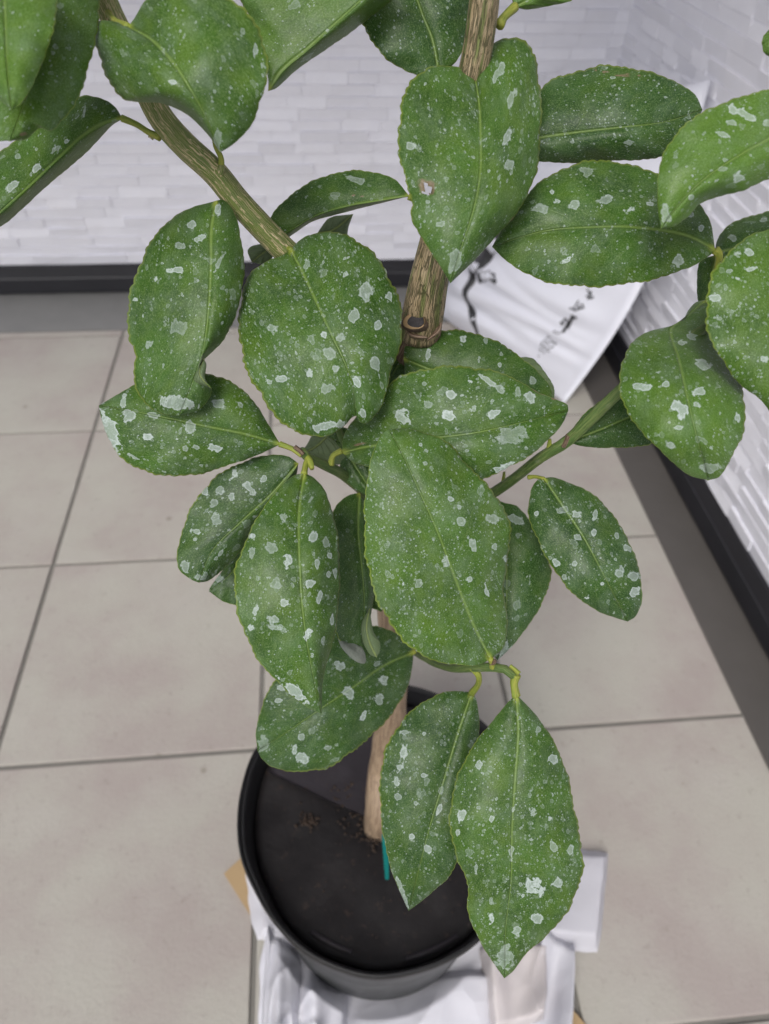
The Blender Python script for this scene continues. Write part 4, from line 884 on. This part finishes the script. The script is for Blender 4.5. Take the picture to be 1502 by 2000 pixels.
# AA low leaf, behind S
leaf([(790, 1248), (768, 1234), (730, 1222), (690, 1220), (640, 1235), (590, 1270), (545, 1315), (513, 1375), (500, 1430)], [(808, 1274), (750, 1300), (690, 1342), (625, 1385), (560, 1430), (503, 1466)], [(802, 1322), (782, 1370), (742, 1421), (692, 1465), (642, 1499), (585, 1507), (535, 1500), (512, 1482)], [.50, .47, .455, .462], (.004, .008), .004, (.3, .45, .0), .5,
     white=[(662, 1300, 13, 12, 20, .8), (680, 1352, 14, 16, 30, .8), (590, 1480, 22, 14, 40, .8), (575, 1462, 6, 12, 20, .8), (712, 1395, 8, 18, 20), (740, 1365, 12, 14, 0, .7), (750, 1328, 12, 10), (550, 1345, 14, 7, 30), (545, 1368, 9, 6), (515, 1455, 16, 24, 0, .4), (640, 1460, 14, 10, 0, .5), (590, 1440, 9, 9, 0, .6), (740, 1295, 16, 6, -20, .5), (550, 1345, 8, 6)], pet=[(808, 1274, .50), (800, 1262, .54), (782, 1250, .60)], petr=.002)
# mealy white scale on it
sc_ = tube('mealybug', A3([(664, 1246, .444), (680, 1262, .440), (698, 1278, .441), (711, 1291, .446)]), [.0012, .0036, .0042, .0016], mat_plain('white_wax', (.20, .23, .19), (.40, .43, .38), 700, .95, .002, 1200), None, 16, 26, 3, .28)
tag(sc_, 'fuzzy grey-white waxy blob stuck to a shaded low leaf', 'insect')
# BB lower leaf, left of the last
leaf([(900, 1350), (868, 1352), (820, 1375), (776, 1420), (748, 1480), (742, 1560), (750, 1640), (768, 1710)], [(922, 1352), (895, 1430), (868, 1520), (838, 1620), (798, 1779)], [(930, 1365), (936, 1410), (935, 1470), (920, 1560), (903, 1645), (884, 1702), (842, 1745)], [.425, .415, .410, .420], (.008, .004), .003, (.6, .55, .0), .55,
     white=[(788, 1470, 9, 22, 0, .8), (775, 1525, 6, 20, 20, .8), (835, 1660, 12, 12, 0, .8), (785, 1740, 6, 40, -20, .7), (780, 1498, 9, 8), (792, 1430, 16, 6, 0, .6), (828, 1515, 8, 7), (778, 1556, 8, 8), (805, 1635, 6, 12), (860, 1545, 8, 14, 20, .5), (830, 1433, 8, 7), (858, 1580, 6, 14, 20), (815, 1570, 10, 7)],
     pet=[(922, 1303, .402), (934, 1318, .403), (934, 1336, .412), (921, 1354, .425)], petr=.0026)
# CC lowest, nearest to the pot rim
leaf([(992, 1372), (960, 1410), (915, 1470), (886, 1540), (878, 1610), (890, 1670), (911, 1720), (916, 1790), (944, 1850), (970, 1890)], [(1008, 1356), (1012, 1430), (1006, 1520), (1000, 1620), (998, 1720), (988, 1810), (985, 1911)], [(1020, 1368), (1050, 1400), (1088, 1460), (1110, 1520), (1126, 1600), (1139, 1680), (1131, 1730), (1108, 1780), (1070, 1826), (1030, 1860), (1004, 1895)],
     [.384, .376, .374, .380, .392], (.008, .010), .004, (.8, .55, .1), .6,
     white=[(936, 1495, 12, 14, 20, .8), (1080, 1482, 12, 11, 30, .8), (902, 1590, 9, 17, 20, .9), (1040, 1585, 7, 12, -20), (1040, 1640, 8, 6), (1045, 1732, 18, 15, 20, .95), (1090, 1725, 12, 12), (1048, 1795, 16, 14, 20, .9), (985, 1870, 20, 32, 0, .55), (960, 1600, 6, 12), (1005, 1580, 6, 10), (1082, 1655, 14, 9, 40, .6), (960, 1790, 8, 14, 20), (1010, 1820, 8, 14), (998, 1665, 6, 22, 0, .6), (1115, 1660, 7, 16, 0, .7), (895, 1625, 6, 10), (930, 1700, 5, 11), (985, 1440, 8, 9, 0, .5), (1052, 1425, 8, 7, 0, .6), (1072, 1600, 9, 8), (1020, 1750, 6, 8)],
     pet=[(1008, 1318, .382), (1004, 1334, .383), (1008, 1360, .384)], petr=.0029)
# DD left of the trunk, behind T
leaf([(770, 350), (730, 336), (690, 333), (630, 345), (575, 375), (540, 408), (524, 436)], [(800, 383), (740, 392), (680, 402), (620, 420), (565, 450), (527, 466)], [(760, 393), (700, 408), (650, 421), (608, 434), (572, 458), (548, 472)], [.372, .378, .385, .392], (.002, .016), .002, (.15, .25, .05), .2,
     white=[(700, 352, 22, 9, 15, .5), (655, 380, 12, 8, 0, .3)], brown=[(695, 382, 26, 1.5, 5)], pet=[(862, 402, .372), (828, 396, .374), (798, 384, .372)], petr=.0022)
# EE scraps between T and DD
leaf([(630, 440), (640, 428), (655, 422)], [(620, 455), (650, 450), (690, 418)], [(672, 470), (682, 440)], [.42, .42], (.004, .004), .001, (.1, .1, .0), .5, nt=40, ns=8, under=True)
leaf([(500, 478), (484, 487), (488, 505)], [(545, 475), (520, 490), (492, 512)], [(530, 505), (510, 515)], [.41, .41], (.002, .002), .001, (.1, .1, .0), .5, nt=40, ns=8, under=True)
# FF low left scrap behind R and S
leaf([(455, 1085), (430, 1120), (410, 1148)], [(480, 1070), (450, 1120), (408, 1155)], [(500, 1120), (480, 1180), (440, 1176)], [.44, .435], (.003, .003), .001, (.2, .6, .0), .6, nt=50, ns=10, white=[(428, 1130, 12, 10, 0, .6)])
# GG grey underside in the gap
leaf([(612, 850), (598, 870), (590, 880)], [(650, 840), (620, 870), (592, 886)], [(690, 870), (670, 905), (625, 900)], [.47, .47], (.004, .004), .001, (.1, .0, .0), .3, nt=50, ns=10, under=True)
# HH light leaf at the top edge
leaf([(1000, 0), (985, -30), (1010, -100)], [(1004, 14), (1040, -5), (1090, -60)], [(1030, 19), (1070, 12), (1120, -2), (1130, -40)], [.325, .32], (.003, .006), .001, (.2, .1, .55), .3, nt=60, ns=10, pet=[(976, 48, .318), (986, 32, .322), (1006, 13, .325)], petr=.0026)
# II small dark leaf between T and U
leaf([(765, 700), (750, 725), (748, 750)], [(795, 690), (770, 725), (745, 780)], [(805, 715), (790, 745), (765, 780)], [.415, .41], (.003, .003), .001, (.2, .35, .0), .5, nt=50, ns=10)
leaf([(640, 850), (660, 870), (670, 880)], [(620, 845), (655, 860), (690, 870)], [(650, 830), (690, 845)], [.45, .45], (.003, .003), .001, (.2, .2, .0), .3, nt=40, ns=8)
